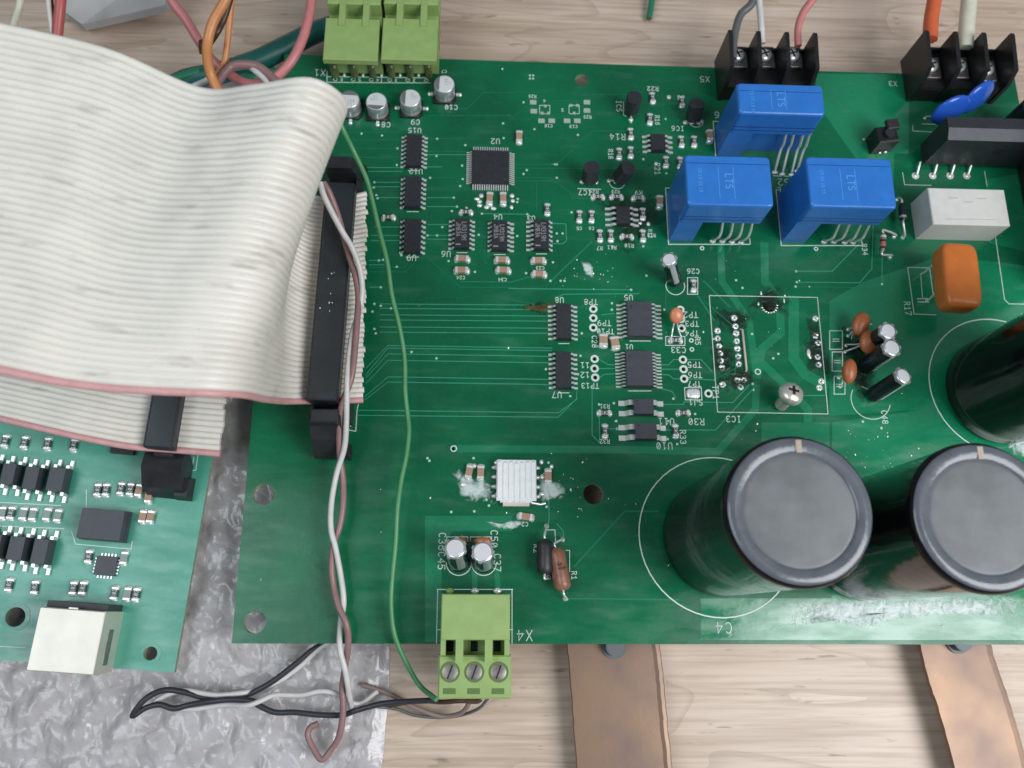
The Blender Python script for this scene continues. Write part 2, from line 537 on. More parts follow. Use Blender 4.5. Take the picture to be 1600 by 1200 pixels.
# stroke lettering on a 4 x 6 grid
def _arc(cx, cy, rx, ry, a0, a1, n=6):
    return [(cx + rx * math.cos(R(a0 + (a1 - a0) * i / n)), cy + ry * math.sin(R(a0 + (a1 - a0) * i / n))) for i in range(n + 1)]
G = {
 '0': [_arc(2, 3, 1.7, 3, 90, 450, 14), [(1, 1.4), (3, 4.6)]],
 'O': [_arc(2, 3, 1.9, 3, 90, 450, 14)],
 '1': [[(0.8, 4.6), (2.2, 6), (2.2, 0)], [(0.9, 0), (3.5, 0)]],
 '2': [_arc(2, 4.3, 1.8, 1.7, 160, -20) + [(0.2, 0), (3.8, 0)]],
 '3': [_arc(1.9, 4.5, 1.7, 1.5, 150, -90), _arc(1.9, 1.6, 1.9, 1.6, 90, -150)],
 '4': [[(3.0, 0), (3.0, 6), (0.2, 2), (4, 2)]],
 '5': [[(3.7, 6), (0.6, 6), (0.4, 3.4)] + _arc(1.9, 1.9, 1.9, 1.9, 120, -140)],
 '6': [[(3.4, 6), (1.4, 5.2), (0.3, 3.0)] + _arc(2, 1.8, 1.8, 1.8, 170, -180, 12)],
 '7': [[(0.2, 6), (3.8, 6), (1.4, 0)]],
 '8': [_arc(2, 4.5, 1.5, 1.5, 0, 360, 12), _arc(2, 1.5, 1.8, 1.5, 0, 360, 12)],
 '9': [_arc(2, 4.2, 1.8, 1.8, 0, 360, 12), [(3.8, 4.2), (3.2, 1.2), (1.2, 0)]],
 'C': [_arc(2.1, 3, 1.9, 3, 45, 315, 10)],
 'U': [[(0.3, 6), (0.3, 1.8)] + _arc(2, 1.7, 1.7, 1.7, 180, 360) + [(3.7, 6)]],
 'R': [[(0.3, 0), (0.3, 6), (2.2, 6)] + _arc(2.2, 4.5, 1.5, 1.5, 90, -90) + [(0.3, 3)], [(2, 3), (3.8, 0)]],
 'P': [[(0.3, 0), (0.3, 6), (2.2, 6)] + _arc(2.2, 4.5, 1.5, 1.5, 90, -90) + [(0.3, 3)]],
 'T': [[(0, 6), (4, 6)], [(2, 6), (2, 0)]],
 'X': [[(0.2, 6), (3.8, 0)], [(3.8, 6), (0.2, 0)]],
 'I': [[(2, 6), (2, 0)], [(1, 6), (3, 6)], [(1, 0), (3, 0)]],
 'L': [[(0.4, 6), (0.4, 0), (3.6, 0)]],
 'M': [[(0.1, 0), (0.1, 6), (2, 2.6), (3.9, 6), (3.9, 0)]],
 'J': [[(3.2, 6), (3.2, 1.6)] + _arc(1.7, 1.6, 1.5, 1.6, 0, -180)],
 'S': [_arc(2, 4.5, 1.7, 1.5, 40, 270) + _arc(2, 1.5, 1.8, 1.5, 90, -140)],
 'D': [[(0.3, 0), (0.3, 6), (1.8, 6)] + _arc(1.8, 3, 2.0, 3, 90, -90, 8) + [(0.3, 0)]],
 'A': [[(0.1, 0), (2, 6), (3.9, 0)], [(0.9, 2.2), (3.1, 2.2)]],
 '.': [[(1.8, 0), (2.2, 0.3)]],
 ' ': [],
}
def text(mb, s, c, h, rot, z, w=None, cond=1.0):
    """stroke lettering centred on c (x, y), cap height h, turned by rot degrees"""
    k = h / 6
    kx = k * cond
    tot = (len(s) * 5.6 - 1.6) * kx
    cs, sn = math.cos(R(rot)), math.sin(R(rot))
    for i, ch in enumerate(s):
        for st in G.get(ch, []):
            pts = []
            for x, y in st:
                a = (x + i * 5.6) * kx - tot / 2
                b = y * k - h / 2
                pts.append((c[0] + a * cs - b * sn, c[1] + a * sn + b * cs))
            mb.strip(pts, w or h * 0.13, z)

# ---------------------------------------------------------------- the table
TZ = -1.05
def table():
    # laminate sheet, subdivided so that its grain keeps an even scale
    mb = MB()
    mb.box((4, 6, TZ - 0.6), (70, 70, 1.2))
    link('table_top', mb.mesh('table_top', M['wood']), None, kind='structure')
table()

# ---------------------------------------------------------------- the large green board
BX0, BX1, BY0, BY1 = -4.99, 14.04, -0.53, 13.75
BT = 0.16
def sheet_with_holes(name, outline, holes, z_top, th, mats):
    cu = bpy.data.curves.new(name, 'CURVE')
    cu.dimensions = '2D'
    cu.fill_mode = 'BOTH'
    cu.extrude = th / 2
    for pts in [outline] + holes:
        sp = cu.splines.new('POLY')
        sp.points.add(len(pts) - 1)
        for i, p in enumerate(pts): sp.points[i].co = (p[0], p[1], 0, 1)
        sp.use_cyclic_u = True
    ob = bpy.data.objects.new(name, cu)
    COL.objects.link(ob)
    dg = bpy.context.evaluated_depsgraph_get()
    me = bpy.data.meshes.new_from_object(ob.evaluated_get(dg))
    bpy.data.objects.remove(ob)
    me.name = name
    me.transform(Matrix.Translation((0, 0, z_top - th / 2)))
    me.materials.clear()
    for m in mats: me.materials.append(m)
    for p in me.polygons: p.material_index = 0 if p.normal.z > 0.5 else 1
    return me
def circle(c, r, n=24):
    return [(c[0] + r * math.cos(2 * math.pi * i / n), c[1] + r * math.sin(2 * math.pi * i / n)) for i in range(n)]

HOLES = [(909, 125, .17), (412, 772, .235), (398, 972, .235), (927, 772, .225), (1202, 477, .165)]
TP = [(927, 483), (927, 497), (927, 512), (929, 561), (929, 576), (930, 590), (1063, 484), (1064, 499), (1065, 513),
      (1067, 562), (1068, 577), (1069, 592), (1107, 615), (709, 701), (1184, 581)]
holes = [circle(at(x, y), r) for x, y, r in HOLES] + [circle(at(x, y), .052 if i < 13 else .05, 14) for i, (x, y) in enumerate(TP)]
bme = sheet_with_holes('circuit_board', [(BX0, BY0), (BX1, BY0), (BX1, BY1), (BX0, BY1)], holes, 0.0, BT, [M['mask'], M['fr4']])
BOARD = link('circuit_board', bme, None, label='large green circuit board crowded with chips, blue blocks and tall black capacitors', cat='circuit board')

def bp(px, py):
    p = at(px, py)
    return (p.x, p.y)

# ---- copper areas and wide tracks under the lacquer (flat sheets, lighter green)
def pours():
    mb = MB()
    zp = [0.0016]
    def poly(pts, z, raw=False):
        zp[0] += 0.0003
        z = zp[0]
        P = [bp(*p) if not raw else p for p in pts]
        P = [(min(max(x, BX0 + .03), BX1 - .03), min(max(y, BY0 + .02), BY1 - .03)) for x, y in P]
        mb.prism(P, z - 0.001, z)
    z = 0.004
    poly([(1095, 935), (1095, 1000), (1660, 1000), (1660, 935)], z)
    poly([(1300, 660), (1300, 935), (1660, 935), (1660, 500), (1440, 500), (1440, 640)], z)
    poly([(1296, 470), (1296, 650), (1440, 640), (1440, 500), (1700, 500), (1690, 420), (1470, 400), (1350, 440)], z)
    poly([(1275, 115), (1275, 160), (1395, 330), (1397, 240), (1420, 240), (1420, 115)], z)
    poly([(1540, 280), (1545, 380), (1640, 400), (1625, 270)], z)
    poly([(664, 806), (664, 1003), (690, 1003), (690, 880), (705, 830), (800, 830), (800, 806)], z)
    poly([(1190, 660), (1190, 720), (1296, 700), (1296, 660)], z)
    zt = [0.0036]
    def track(pts, w):
        zt[0] += 0.0004
        mb.strip([bp(*p) for p in pts], w, 0.001, zt[0])
    track([(716, 701), (1000, 703), (1121, 706), (1180, 640), (1182, 590), (1170, 500), (1128, 440), (1126, 384)], .17)
    track([(1194, 384), (1195, 440), (1218, 470), (1220, 520), (1190, 545), (1182, 590)], .20)
    track([(1182, 560), (1235, 610), (1262, 640), (1262, 665)], .20)
    track([(1240, 470), (1240, 560), (1258, 585), (1285, 600)], .26)
    track([(741, 886), (742, 921)], .12)
    track([(776, 890), (778, 921)], .12)
    part('copper_pour', mb, M['mask_light'], BOARD, kind='stuff')
pours()

# ---- thin tracks
def tracks():
    mb, md = MB(), MB()
    zz = [0.0025]
    def t(pts, w=0.020, dim=False):
        zz[0] += 0.00001; (md if dim else mb).strip([bp(*p) for p in pts], w, 0.0045, zz[0])
    for y in (475, 482, 492, 500, 511, 519):
        t([(594, y), (862, y + 2)])
    for y, yl in ((540, 570), (544, 580), (553, 585), (563, 594)):
        t([(572, yl + 5), (606, y), (862, y + 4)])
    for y, yl in ((589, 620), (597, 625)):
        t([(570, yl), (606, y), (862, y + 4)])
    t([(560, 641), (873, 645), (901, 624), (901, 612)])
    t([(560, 649), (872, 652), (902, 622)])
    t([(795, 451), (986, 453)]); t([(869, 466), (880, 460), (998, 459)])
    for y, x0, x1 in ((207, 540, 628), (219, 545, 628), (232, 545, 628), (246, 548, 628), (262, 560, 628), (268, 560, 628),
                      (285, 585, 628), (292, 585, 628), (309, 590, 625), (355, 585, 625), (368, 580, 625), (376, 580, 625), (407, 577, 600), (414, 577, 600)):
        t([(x0, y), (x1, y)], dim=(y < 262))
    t([(577, 418), (600, 418), (632, 418), (645, 400)], dim=True); t([(577, 425), (634, 425), (648, 410)], dim=True)
    t([(577, 449), (595, 449)])
    for y, x1 in ((217, 728), (237, 728), (242, 728), (261, 690), (309, 709), (323, 714), (351, 700), (368, 700), (374, 700)):
        t([(668, y), (x1, y)], dim=(y in (217, 237)))
    t([(672, 278), (710, 278), (720, 290)], dim=True)
    t([(664, 400), (719, 449), (798, 449), (806, 450)], dim=True)
    t([(720, 440), (798, 441), (830, 432)], dim=True, w=.04)
    t([(862, 438), (924, 378)], dim=True, w=.05)
    t([(753, 334), (824, 335)]); t([(756, 398), (756, 410), (762, 412)], dim=True)
    t([(808, 257), (870, 257), (925, 205), (985, 205)], dim=True); t([(870, 257), (862, 257)])
    t([(806, 263), (1017, 264), (1023, 255)], dim=True)
    t([(806, 278), (870, 278)], dim=True); t([(806, 283), (866, 283), (890, 300), (893, 310), (950, 311)], dim=True)
    t([(690, 170), (730, 170), (755, 145), (845, 145)], dim=True); t([(668, 181), (800, 181)], dim=True)
    t([(800, 184), (832, 160)], dim=True); t([(845, 158), (912, 158), (928, 148), (978, 148)], dim=True)
    t([(1035, 150), (1036, 205)], dim=True); t([(1020, 163), (1062, 163)], dim=True)
    t([(838, 283), (838, 330)], dim=True)
    t([(902, 189), (903, 209)], dim=True); t([(846, 190), (835, 202)], dim=True)
    t([(861, 349), (884, 350), (885, 376), (880, 381), (862, 381)])
    t([(800, 470), (860, 478)], dim=True)
    t([(1040, 445), (1040, 478), (1030, 492)], dim=True); t([(940, 492), (960, 490)]); t([(935, 561), (950, 570), (962, 570)]); t([(936, 576), (962, 576)])
    t([(937, 590), (944, 585), (962, 584)])
    t([(1032, 570), (1045, 570), (1052, 562), (1060, 562)]); t([(1032, 577), (1061, 577)]); t([(1032, 585), (1045, 586), (1052, 592), (1062, 592)])
    t([(1032, 607), (1050, 612), (1056, 622)]); t([(1074, 592), (1116, 594)]); t([(1074, 562), (1095, 562), (1112, 580)])
    t([(1032, 632), (1068, 632), (1068, 628), (1145, 629), (1170, 602)])
    t([(925, 600), (925, 680), (938, 693)]); t([(936, 648), (937, 690)])
    t([(946, 670), (966, 670)]); t([(1036, 672), (1118, 672), (1176, 608)])
    t([(857, 765), (858, 810), (856, 820)]); t([(870, 818), (880, 830), (880, 845)])
    t([(886, 935), (1060, 937)], dim=True, w=.035); t([(897, 885), (976, 799), (1028, 799)], dim=True, w=.045)
    t([(1245, 424), (1300, 424), (1345, 378)]); t([(1246, 441), (1343, 442), (1362, 420), (1364, 350)], dim=False)
    t([(1246, 448), (1380, 450), (1388, 440), (1390, 400)], dim=True); t([(1378, 400), (1378, 440)])
    t([(1131, 585), (1148, 584), (1152, 540)], dim=True); t([(1118, 592), (1160, 570)], dim=True)
    t([(1100, 470), (1180, 540)], dim=True); t([(1090, 462), (1115, 500)], dim=True, w=.05); t([(1100, 440), (1140, 480)], dim=True, w=.05)
    t([(1255, 618), (1288, 618)])
    # short escapes round the square chip
    for i in range(9):
        t([(742 + 6 * i, 297), (742 + 6 * i, 303 + (i % 3) * 3)], w=.012, dim=True)
    part('tracks', mb, M['trace'], BOARD, kind='stuff')
    part('lacquered_tracks', md, M['trace_dim'], BOARD, kind='stuff')
tracks()

# ---- vias, plated rings and bare pads
def ring(mb, c, r0, r1, z, n=16, th=0.006):
    vs = []
    for r, h in ((r1, z), (r1, z + th), (r0, z + th), (r0, z)):
        for i in range(n):
            a = 2 * math.pi * i / n
            vs.append((c[0] + r * math.cos(a), c[1] + r * math.sin(a), h))
    mb.add(vs, [(k * n + i, k * n + (i + 1) % n, (k + 1) * n + (i + 1) % n, (k + 1) * n + i) for k in range(3) for i in range(n)])
def vias():
    mb = MB()
    V = [(565, 209), (597, 212), (621, 232), (620, 258), (683, 217), (682, 244), (672, 278), (785, 108), (786, 193), (787, 216), (727, 227), (722, 259),
         (723, 280), (719, 291), (585, 285), (584, 293), (588, 305), (590, 310), (709, 309), (714, 323), (706, 330), (729, 325), (691, 355), (683, 368),
         (668, 368), (599, 406), (620, 417), (595, 449), (592, 407), (627, 399), (701, 408), (742, 425), (595, 478), (585, 475), (582, 487), (585, 514),
         (587, 521), (611, 482), (643, 550), (682, 560), (748, 367), (753, 334), (824, 335), (800, 360), (808, 369), (870, 365), (879, 365), (871, 377),
         (822, 427), (864, 410), (860, 439), (876, 439), (882, 439), (986, 453), (1010, 431), (809, 311), (808, 316), (867, 257), (870, 257), (870, 278),
         (823, 266), (818, 272), (835, 202), (903, 211), (828, 118), (833, 118), (828, 123), (833, 123), (818, 160), (986, 191), (1005, 249), (1041, 271),
         (1040, 186), (1150, 438), (956, 474), (956, 484), (1038, 484), (909, 521), (907, 556), (903, 585), (853, 577), (891, 619), (936, 632), (959, 630),
         (963, 658), (964, 670), (1044, 658), (1043, 686), (1058, 694), (1052, 623), (1086, 647), (1177, 609), (1176, 600), (740, 716), (857, 723),
         (854, 792), (760, 781), (764, 790), (764, 765), (705, 800), (741, 799), (886, 936), (1244, 424), (1245, 441), (1243, 448), (1378, 444),
         (1175, 522), (1208, 560), (1216, 553), (1160, 450), (893, 332), (957, 386), (1005, 385), (671, 720), (549, 657), (1348, 659), (1377, 669), (668, 716)]
    for x, y in V:
        ring(mb, bp(x, y), .010, .030, 0.002, 10)
        mb.lathe((*bp(x, y), 0.0021), [(.0105, 0), (.0105, .003)], 8, smooth=False)
    part('vias', mb, M['via'], BOARD, kind='stuff')
    for i, (x, y) in enumerate(TP):
        m2 = MB()
        ring(m2, (0, 0), .050, .098 if i < 13 else .075, 0.001, 20, 0.008)
        part('plated_ring', m2, M['silk'], BOARD, loc=(*bp(x, y), 0))
    for x, y in ((1080, 532), (1081, 546), (1097, 388), (1275, 389)):
        m2 = MB()
        ring(m2, (0, 0), .030, .055, 0.001, 16, 0.006)
        part('plated_ring', m2, M['silk'], BOARD, loc=(*bp(x, y), 0))
    for x, y, r, _ in [(h[0], h[1], h[2], 0) for h in HOLES[:1]]:
        pass
    # empty solder pads of parts that were never fitted
    pad = cached('pad', lambda: MB().box((0, 0, .006), (.165, .125, .012)).mesh('pad', M['pad']))
    for x, y in ((833, 160), (834, 174), (917, 160), (917, 173), (846, 189), (862, 189), (886, 189), (902, 189)):
        link('pad', pad, BOARD, (*bp(x, y), 0), R(0))
    spad = cached('spad', lambda: MB().box((0, 0, .006), (.07, .075, .012)).mesh('pad', M['pad']))
    for x, y in ((847, 177), (857, 177), (852, 166), (892, 165), (902, 165), (897, 177)):
        link('pad', spad, BOARD, (*bp(x, y), 0))
    # the big screw hole under the blue block keeps a spattered solder collar
    m2 = MB()
    for a in range(200, 380, 20):
        c = at(1202, 477)
        m2.ell((c.x + .19 * math.cos(R(a)), c.y + .19 * math.sin(R(a)), .003), (.035, .02, .012), 8, 4)
    part('solder_collar', m2, M['solder'], BOARD)
vias()

# ---- white printing
def silk():
    mb = MB()
    z = 0.0062
    def ln(pts, w=.018, closed=False): mb.strip([bp(*p) for p in pts], w, z, closed=closed)
    def circ(x, y, r, a0=0, a1=360, w=.02):
        c = at(x, y)
        n = max(8, int(abs(a1 - a0) / 7))
        mb.strip([(c.x + r * math.cos(R(a0 + (a1 - a0) * i / n)), c.y + r * math.sin(R(a0 + (a1 - a0) * i / n))) for i in range(n + 1)], w, z)
    def tx(s, x, y, rot=180, h=.13, cond=.95): text(mb, s, bp(x, y), h, rot, z, w=.017 if h > .1 else .013, cond=cond)
    for a in [('U2', 774, 221, .14), ('U15', 648, 204, .13), ('U12', 650, 268, .13), ('U9', 643, 403, .14), ('U6', 697, 397, .14), ('U4', 778, 339, .13),
              ('U3', 830, 341, .12), ('U8', 874, 469, .13), ('U7', 870, 617, .14), ('U1', 983, 542, .11), ('U5', 982, 465, .13), ('TP8', 923, 472, .13), ('TP9', 944, 505, .13),
              ('TP10', 946, 518, .12), ('11', 914, 571, .13), ('12', 914, 586, .13), ('TP13', 922, 603, .12), ('TP2', 1079, 492, .14), ('TP3', 1081, 506, .13),
              ('TP4', 1081, 521, .13), ('C33', 1060, 547, .14), ('TP5', 1085, 570, .13), ('TP6', 1086, 586, .13), ('TP7', 1085, 600, .12), ('SJ1', 1087, 629, .13),
              ('U11', 1041, 659, .15), ('R30', 1088, 659, .15), ('U10', 1038, 697, .15), ('IC3', 1146, 655, .14), ('X4', 820, 993, .21), ('C4', 1131, 981, .22),
              ('X1', 500, 114, .18), ('X5', 1101, 124, .16), ('X3', 1395, 131, .14), ('R14', 965, 214, .16), ('R22', 1020, 139, .12), ('IC6', 1059, 201, .13),
              ('IC7', 914, 301, .13), ('C10', 705, 168, .13), ('C9', 649, 191, .14), ('C8', 603, 195, .14), ('R9', 998, 302, .12), ('C26', 1083, 424, .12),
              ('6', 1120, 180, .18), ('S2', 1224, 285, .18), ('L', 1217, 297, .14), ('D3', 1064, 153, .12)]:
        tx(*a[:3], 180, a[3])
    for a in [('R10', 983, 384, .09), ('R11', 956, 387, .09), ('R7', 937, 388, .09), ('R31', 945, 635, .09), ('R32', 945, 690, .09), ('C34', 785, 437, .08), ('C24', 720, 434, .08),
              ('C23', 844, 419, .08), ('R24', 928, 300, .09), ('R23', 962, 300, .08), ('C5', 905, 357, .08), ('C6', 924, 357, .08), ('Q4', 853, 158, .08), ('R26', 832, 151, .08),
              ('C18', 857, 197, .08), ('C13', 896, 198, .08), ('R25', 918, 183, .08), ('Q5', 881, 172, .08), ('C7', 694, 112, .08), ('C2', 820, 819, .09), ('R13', 1018, 368, .08)]:
        tx(*a[:3], 180, a[3])
    for a in [('C28', 929, 534, .12), ('R5', 1090, 533, .12), ('TP1', 1118, 613, .13), ('C36', 691, 846, .15), ('C45', 690, 876, .15), ('C50', 772, 842, .15),
              ('C37', 777, 879, .15), ('R33', 1067, 683, .13), ('IC5', 967, 166, .13), ('R21', 1027, 264, .13), ('R18', 954, 241, .11), ('R34', 1351, 390, .12),
              ('C48', 1382, 652, .13), ('R17', 1418, 482, .14), ('R16', 1027, 188, .11), ('R1', 897, 899, .11), ('R2', 838, 857, .11), ('R12', 1016, 365, .09)]:
        tx(*a[:3], -90, a[3])
    # connector numbers above the first row of solder joints
    ln([(511, 120), (511, 129), (672, 130)]); ln([(511, 120), (672, 122)]); ln([(596, 121), (596, 130)])
    for i, (x, d) in enumerate(((524, '6'), (552, '5'), (580, '4'), (609, '3'), (637, '2'), (666, '1'))):
        circ(x, 124.5 + i * .3, .045, w=.014)
        if x < 660: tx(d, x + 10, 125 + i * .3, 180, .085)
    ln([(511, 119), (511, 112)])
    # outlines
    ln([(1108, 462), (1277, 465), (1293.5, 647), (1121, 644)], closed=True, w=.016)
    for x0, y0, x1, y1 in ((1040, 294, 1172, 382), (1216, 297, 1347, 384)):
        a, b = at(x0 + 4.5, y1), at(x1, y1)
        yt = at(x0, y0).y
        mb.strip([(a.x + .10, yt), (a.x, yt), (a.x, a.y), (b.x, b.y), (b.x, b.y + .15)], .02, z)
    a = at(1118, 243); yt = at(1117, 190).y
    mb.strip([(a.x + .12, yt), (a.x, yt), (a.x, a.y - .1)], .02, z)
    ln([(1208, 275), (1237, 276)])
    ln([(683, 921), (801, 921)]); ln([(684, 921), (682, 1005)], w=.016); ln([(800, 921), (800, 1005)], w=.016); ln([(682, 984), (688, 984)], w=.014); ln([(797, 984), (801, 984)], w=.014)
    for s in SOICS:
        x0, y0, x1, y1 = s[:4]
        if s[6]: ln([(x0 + 4, y1 + 7), (x1 - 4, y1 + 7)], w=.018)
    circ(1121, 837, 1.74, 60, 335, .026)
    circ(1560, 603, 1.66, 75, 260, .024)
    circ(1055, 447, .225, 150, 380, .018)
    circ(717, 879, .27, 180, 360, .018); circ(756, 879, .27, 180, 360, .018)
    circ(1360, 535, .46, 80, 170, .016); circ(1360, 625, .46, 150, 345, .016); circ(1358, 588, .32, 230, 340, .014)
    ln([(698, 849), (698, 839), (731, 839), (731, 846)], w=.016); ln([(735, 846), (735, 839), (768, 839), (768, 846)], w=.016)
    ln([(853, 828), (867, 828), (868, 848)], w=.016); ln([(884, 860), (890, 860), (890, 893)], w=.016)
    ln([(700, 697)], w=.01) if False else None
    # transistor outlines
    def dshape(x, y, r, flat=1):
        circ(x, y, r, 205, 335, .016)
    circ(1087, 188, .20, 200, 340, .016); circ(964, 284, .20, 200, 340, .016)
    ln([(903, 295), (938, 296)], w=.018); ln([(974, 160), (974, 180), (978, 182)], w=.016); circ(985, 167, .20, 270, 345, .018)
    # part outlines
    for x0, y0, x1, y1 in ((1040, 526, 1070, 540), (1074, 434, 1090, 460), (1296, 517, 1316, 546), (1300, 550, 1316, 580), (1303, 588, 1320, 616)):
        ln([(x0, y0), (x1, y0), (x1, y1), (x0, y1)], closed=True, w=.016)
        if x0 > 1200:
            m_ = (x0 + x1) / 2; my = (y0 + y1) / 2
            ln([(m_ - 5, my - 1.5), (m_ + 5, my - 1.5)], w=.014); ln([(m_ - 5, my + 2), (m_ + 5, my + 2)], w=.014)
    ln([(1418, 418), (1452, 419)], w=.016); ln([(1418, 418), (1428, 491), (1462, 492)], w=.016); ln([(1452, 419), (1458, 462)], w=.016)
    ln([(1438, 428), (1441, 465)], w=.012); ln([(1433, 467), (1450, 467)], w=.022); ln([(1434, 472), (1451, 472)], w=.022)
    ln([(1555, 370), (1569, 468), (1576, 475), (1640, 476)], w=.016)
    ln([(1410, 270), (1413, 289), (1455, 290)], w=.013); ln([(1538, 268), (1542, 291)], w=.013)
    ln([(1426, 196), (1426, 205), (1462, 207)], w=.014); ln([(1440, 194), (1476, 195)], w=.016)
    ln([(545, 672), (556, 674), (558, 640), (560, 632)], w=.018); ln([(548, 666), (549, 662)], w=.018)
    for x in (848, 894):
        ln([(x - 5, 178), (x - 5, 165), (x + 11, 165), (x + 11, 178), (x - 5, 178)], w=.013)
    part('silkscreen', mb, M['silk'], BOARD, kind='stuff')

# ---------------------------------------------------------------- parts soldered to a board
def rect(fr, x0, y0, x1, y1, h):
    a, b, c, d = fr.at(x0, y1, h), fr.at(x1, y1, h), fr.at(x1, y0, h), fr.at(x0, y0, h)
    ctr = (a + b + c + d) / 4
    w = ((b - a).length + (c - d).length) / 2
    l = ((d - a).length + (c - b).length) / 2
    return ctr, w, l

def gull(mb, xb, xp, y, w, h, t=.018):
    """bent lead in the xz plane from body side xb to foot end xp"""
    d = xp - xb
    prof = [(xb, .5 * h + t), (xb + .28 * d, .5 * h + t), (xb + .58 * d, t + .012), (xp, t + .006), (xp, 0), (xb + .48 * d, 0), (xb + .18 * d, .5 * h), (xb, .5 * h)]
    mb.prism(prof, y - w / 2, y + w / 2, 'y')

def soic(fr, brd, r, xl, xr, n, h=.15, grey=False, label=None, marks=None, dot=False, vertical=False, pitch=None):
    """flat chip; r = top face box in the picture, xl/xr = lead ends"""
    c, w, l = rect(fr, *r, h)
    key = None
    mb = MB()
    mb.box((0, 0, h * .28), (w * .96, l * .97, h * .5), taper=1.02)
    mb.box((0, 0, h * .77), (w, l, h * .48), taper=.95)
    body = part('chip', mb, M['ic_grey'] if grey else M['ic'], brd, loc=(c.x, c.y, 0.01), label=label)
    lm = MB()
    ym = (r[1] + r[3]) / 2
    a = (fr.at(xl, ym, 0) - c).x if not vertical else (fr.at((r[0] + r[2]) / 2, xr, 0) - c).y
    b = (fr.at(xr, ym, 0) - c).x if not vertical else (fr.at((r[0] + r[2]) / 2, xl, 0) - c).y
    if vertical:
        lm.xf = Matrix.Rotation(R(90), 4, 'Z')
        w, l = l, w
    p = pitch or (l * .90 / (n - 1) if n > 1 else 0)
    lw = min(.055, p * .42) if n > 2 else .12
    for i in range(n):
        y = (i - (n - 1) / 2) * p
        gull(lm, -w / 2 * .97, a, y, lw, h)
        gull(lm, w / 2 * .97, b, y, lw, h)
    part('leads', lm, M['tin'], body, kind='stuff')
    if marks:
        for s_, ox, oy, hh, rot in marks:
            tm = MB(); text(tm, s_, (ox, oy), hh, rot, h + .0135, w=.014, cond=.8)
            part('marking', tm, M['ic_text'], body)
        part('marking_bar', MB().box((-.09, -l * .38, h + .0125), (.12, .03, .003)), M['ic_text'], body)
    if dot:
        dm = MB().lathe((-w * .33, l * .33, h + .0105), [(.022, 0), (.022, .0015)], 10, smooth=False)
        part('dimple', dm, M['ic'], body)
    return body

# x0, y0, x1, y1 of the top face, lead ends, print line below the body, leads per side, height, grey, label, marks
SOICS = [
    (634, 209, 659, 260, 627, 668, 1, 8, .15, False, 'black chip nearest the row of aluminium cans', None),
    (632, 275, 658, 324, 626, 666, 1, 7, .15, False, 'black chip in the middle of the left column', None),
    (631, 341, 658, 395, 625, 665, 1, 7, .15, False, 'black chip at the foot of the left column', None),
    (710, 341, 734, 388, 701, 742, 1, 7, .15, False, 'chip printed LM319M, first of three in a row', [('LM319M', .05, .05, .11, -90), ('JM83AB', -.09, .05, .10, -90)]),
    (768, 344, 793, 391, 762, 803, 1, 7, .15, False, 'chip printed LM319M, middle of three in a row', [('LM319M', .06, .05, .10, -90), ('JM83AB', -.08, .05, .10, -90)]),
    (834, 342, 858, 390, 822, 863, 1, 7, .15, False, 'chip printed LM319M, last of three in a row', [('LM319M', .05, .05, .11, -90), ('JM83AB', -.09, .05, .10, -90)]),
    (869, 474, 893, 530, 856, 902, 1, 8, .16, False, 'black chip beside the scorched spot', None),
    (868, 549, 893, 607, 857, 902, 1, 8, .16, False, None, None),
    (980, 470, 1020, 526, 963, 1033, 1, 9, .24, True, 'wide grey chip, the one nearer the blue blocks', None),
    (978, 547, 1021, 604, 961, 1033, 1, 11, .24, True, 'wide grey chip above the two small optocouplers', None),
]
for s in SOICS:
    soic(MAIN, BOARD, s[:4], s[4], s[5], s[7], s[8], s[9], s[10], s[11], dot=s[9])
soic(MAIN, BOARD, (1017, 209, 1040, 235), 1003, 1050, 4, .15, False, 'small eight-legged chip beside R14', None)
soic(MAIN, BOARD, (963, 322, 985, 350), 945, 997, 4, .15, False, 'small eight-legged chip amid resistors', None)
soic(MAIN, BOARD, (990, 623, 1022, 647), 966, 1036, 2, .26, True, 'upper small four-legged optocoupler', None, dot=True, pitch=.24)
soic(MAIN, BOARD, (992, 661, 1027, 686), 966, 1040, 2, .26, True, 'lower small four-legged optocoupler', None, dot=True, pitch=.24)
silk()

def tqfp():
    c, w, l = rect(MAIN, 737, 234, 796, 287, .12)
    mb = MB()
    mb.box((0, 0, .035), (w * .97, l * .97, .05), taper=1.02)
    mb.box((0, 0, .085), (w, l, .05), taper=.96)
    body = part('chip', mb, M['ic'], BOARD, loc=(c.x, c.y, .01), label='square black chip with leads on all four sides')
    dm = MB()
    dm.lathe((w * .38, -l * .36, .1102), [(.03, 0), (.03, .0015)], 12, smooth=False)
    part('dimple', dm, M['ic_grey'], body)
    lm = MB()
    for k in range(4):
        lm.xf = Matrix.Rotation(k * math.pi / 2, 4, 'Z')
        for i in range(16):
            gull(lm, w / 2 * .97, w / 2 + .13, (i - 7.5) * w * .91 / 15, .027, .10, .014)
    part('leads', lm, M['tin'], body, kind='stuff')
tqfp()

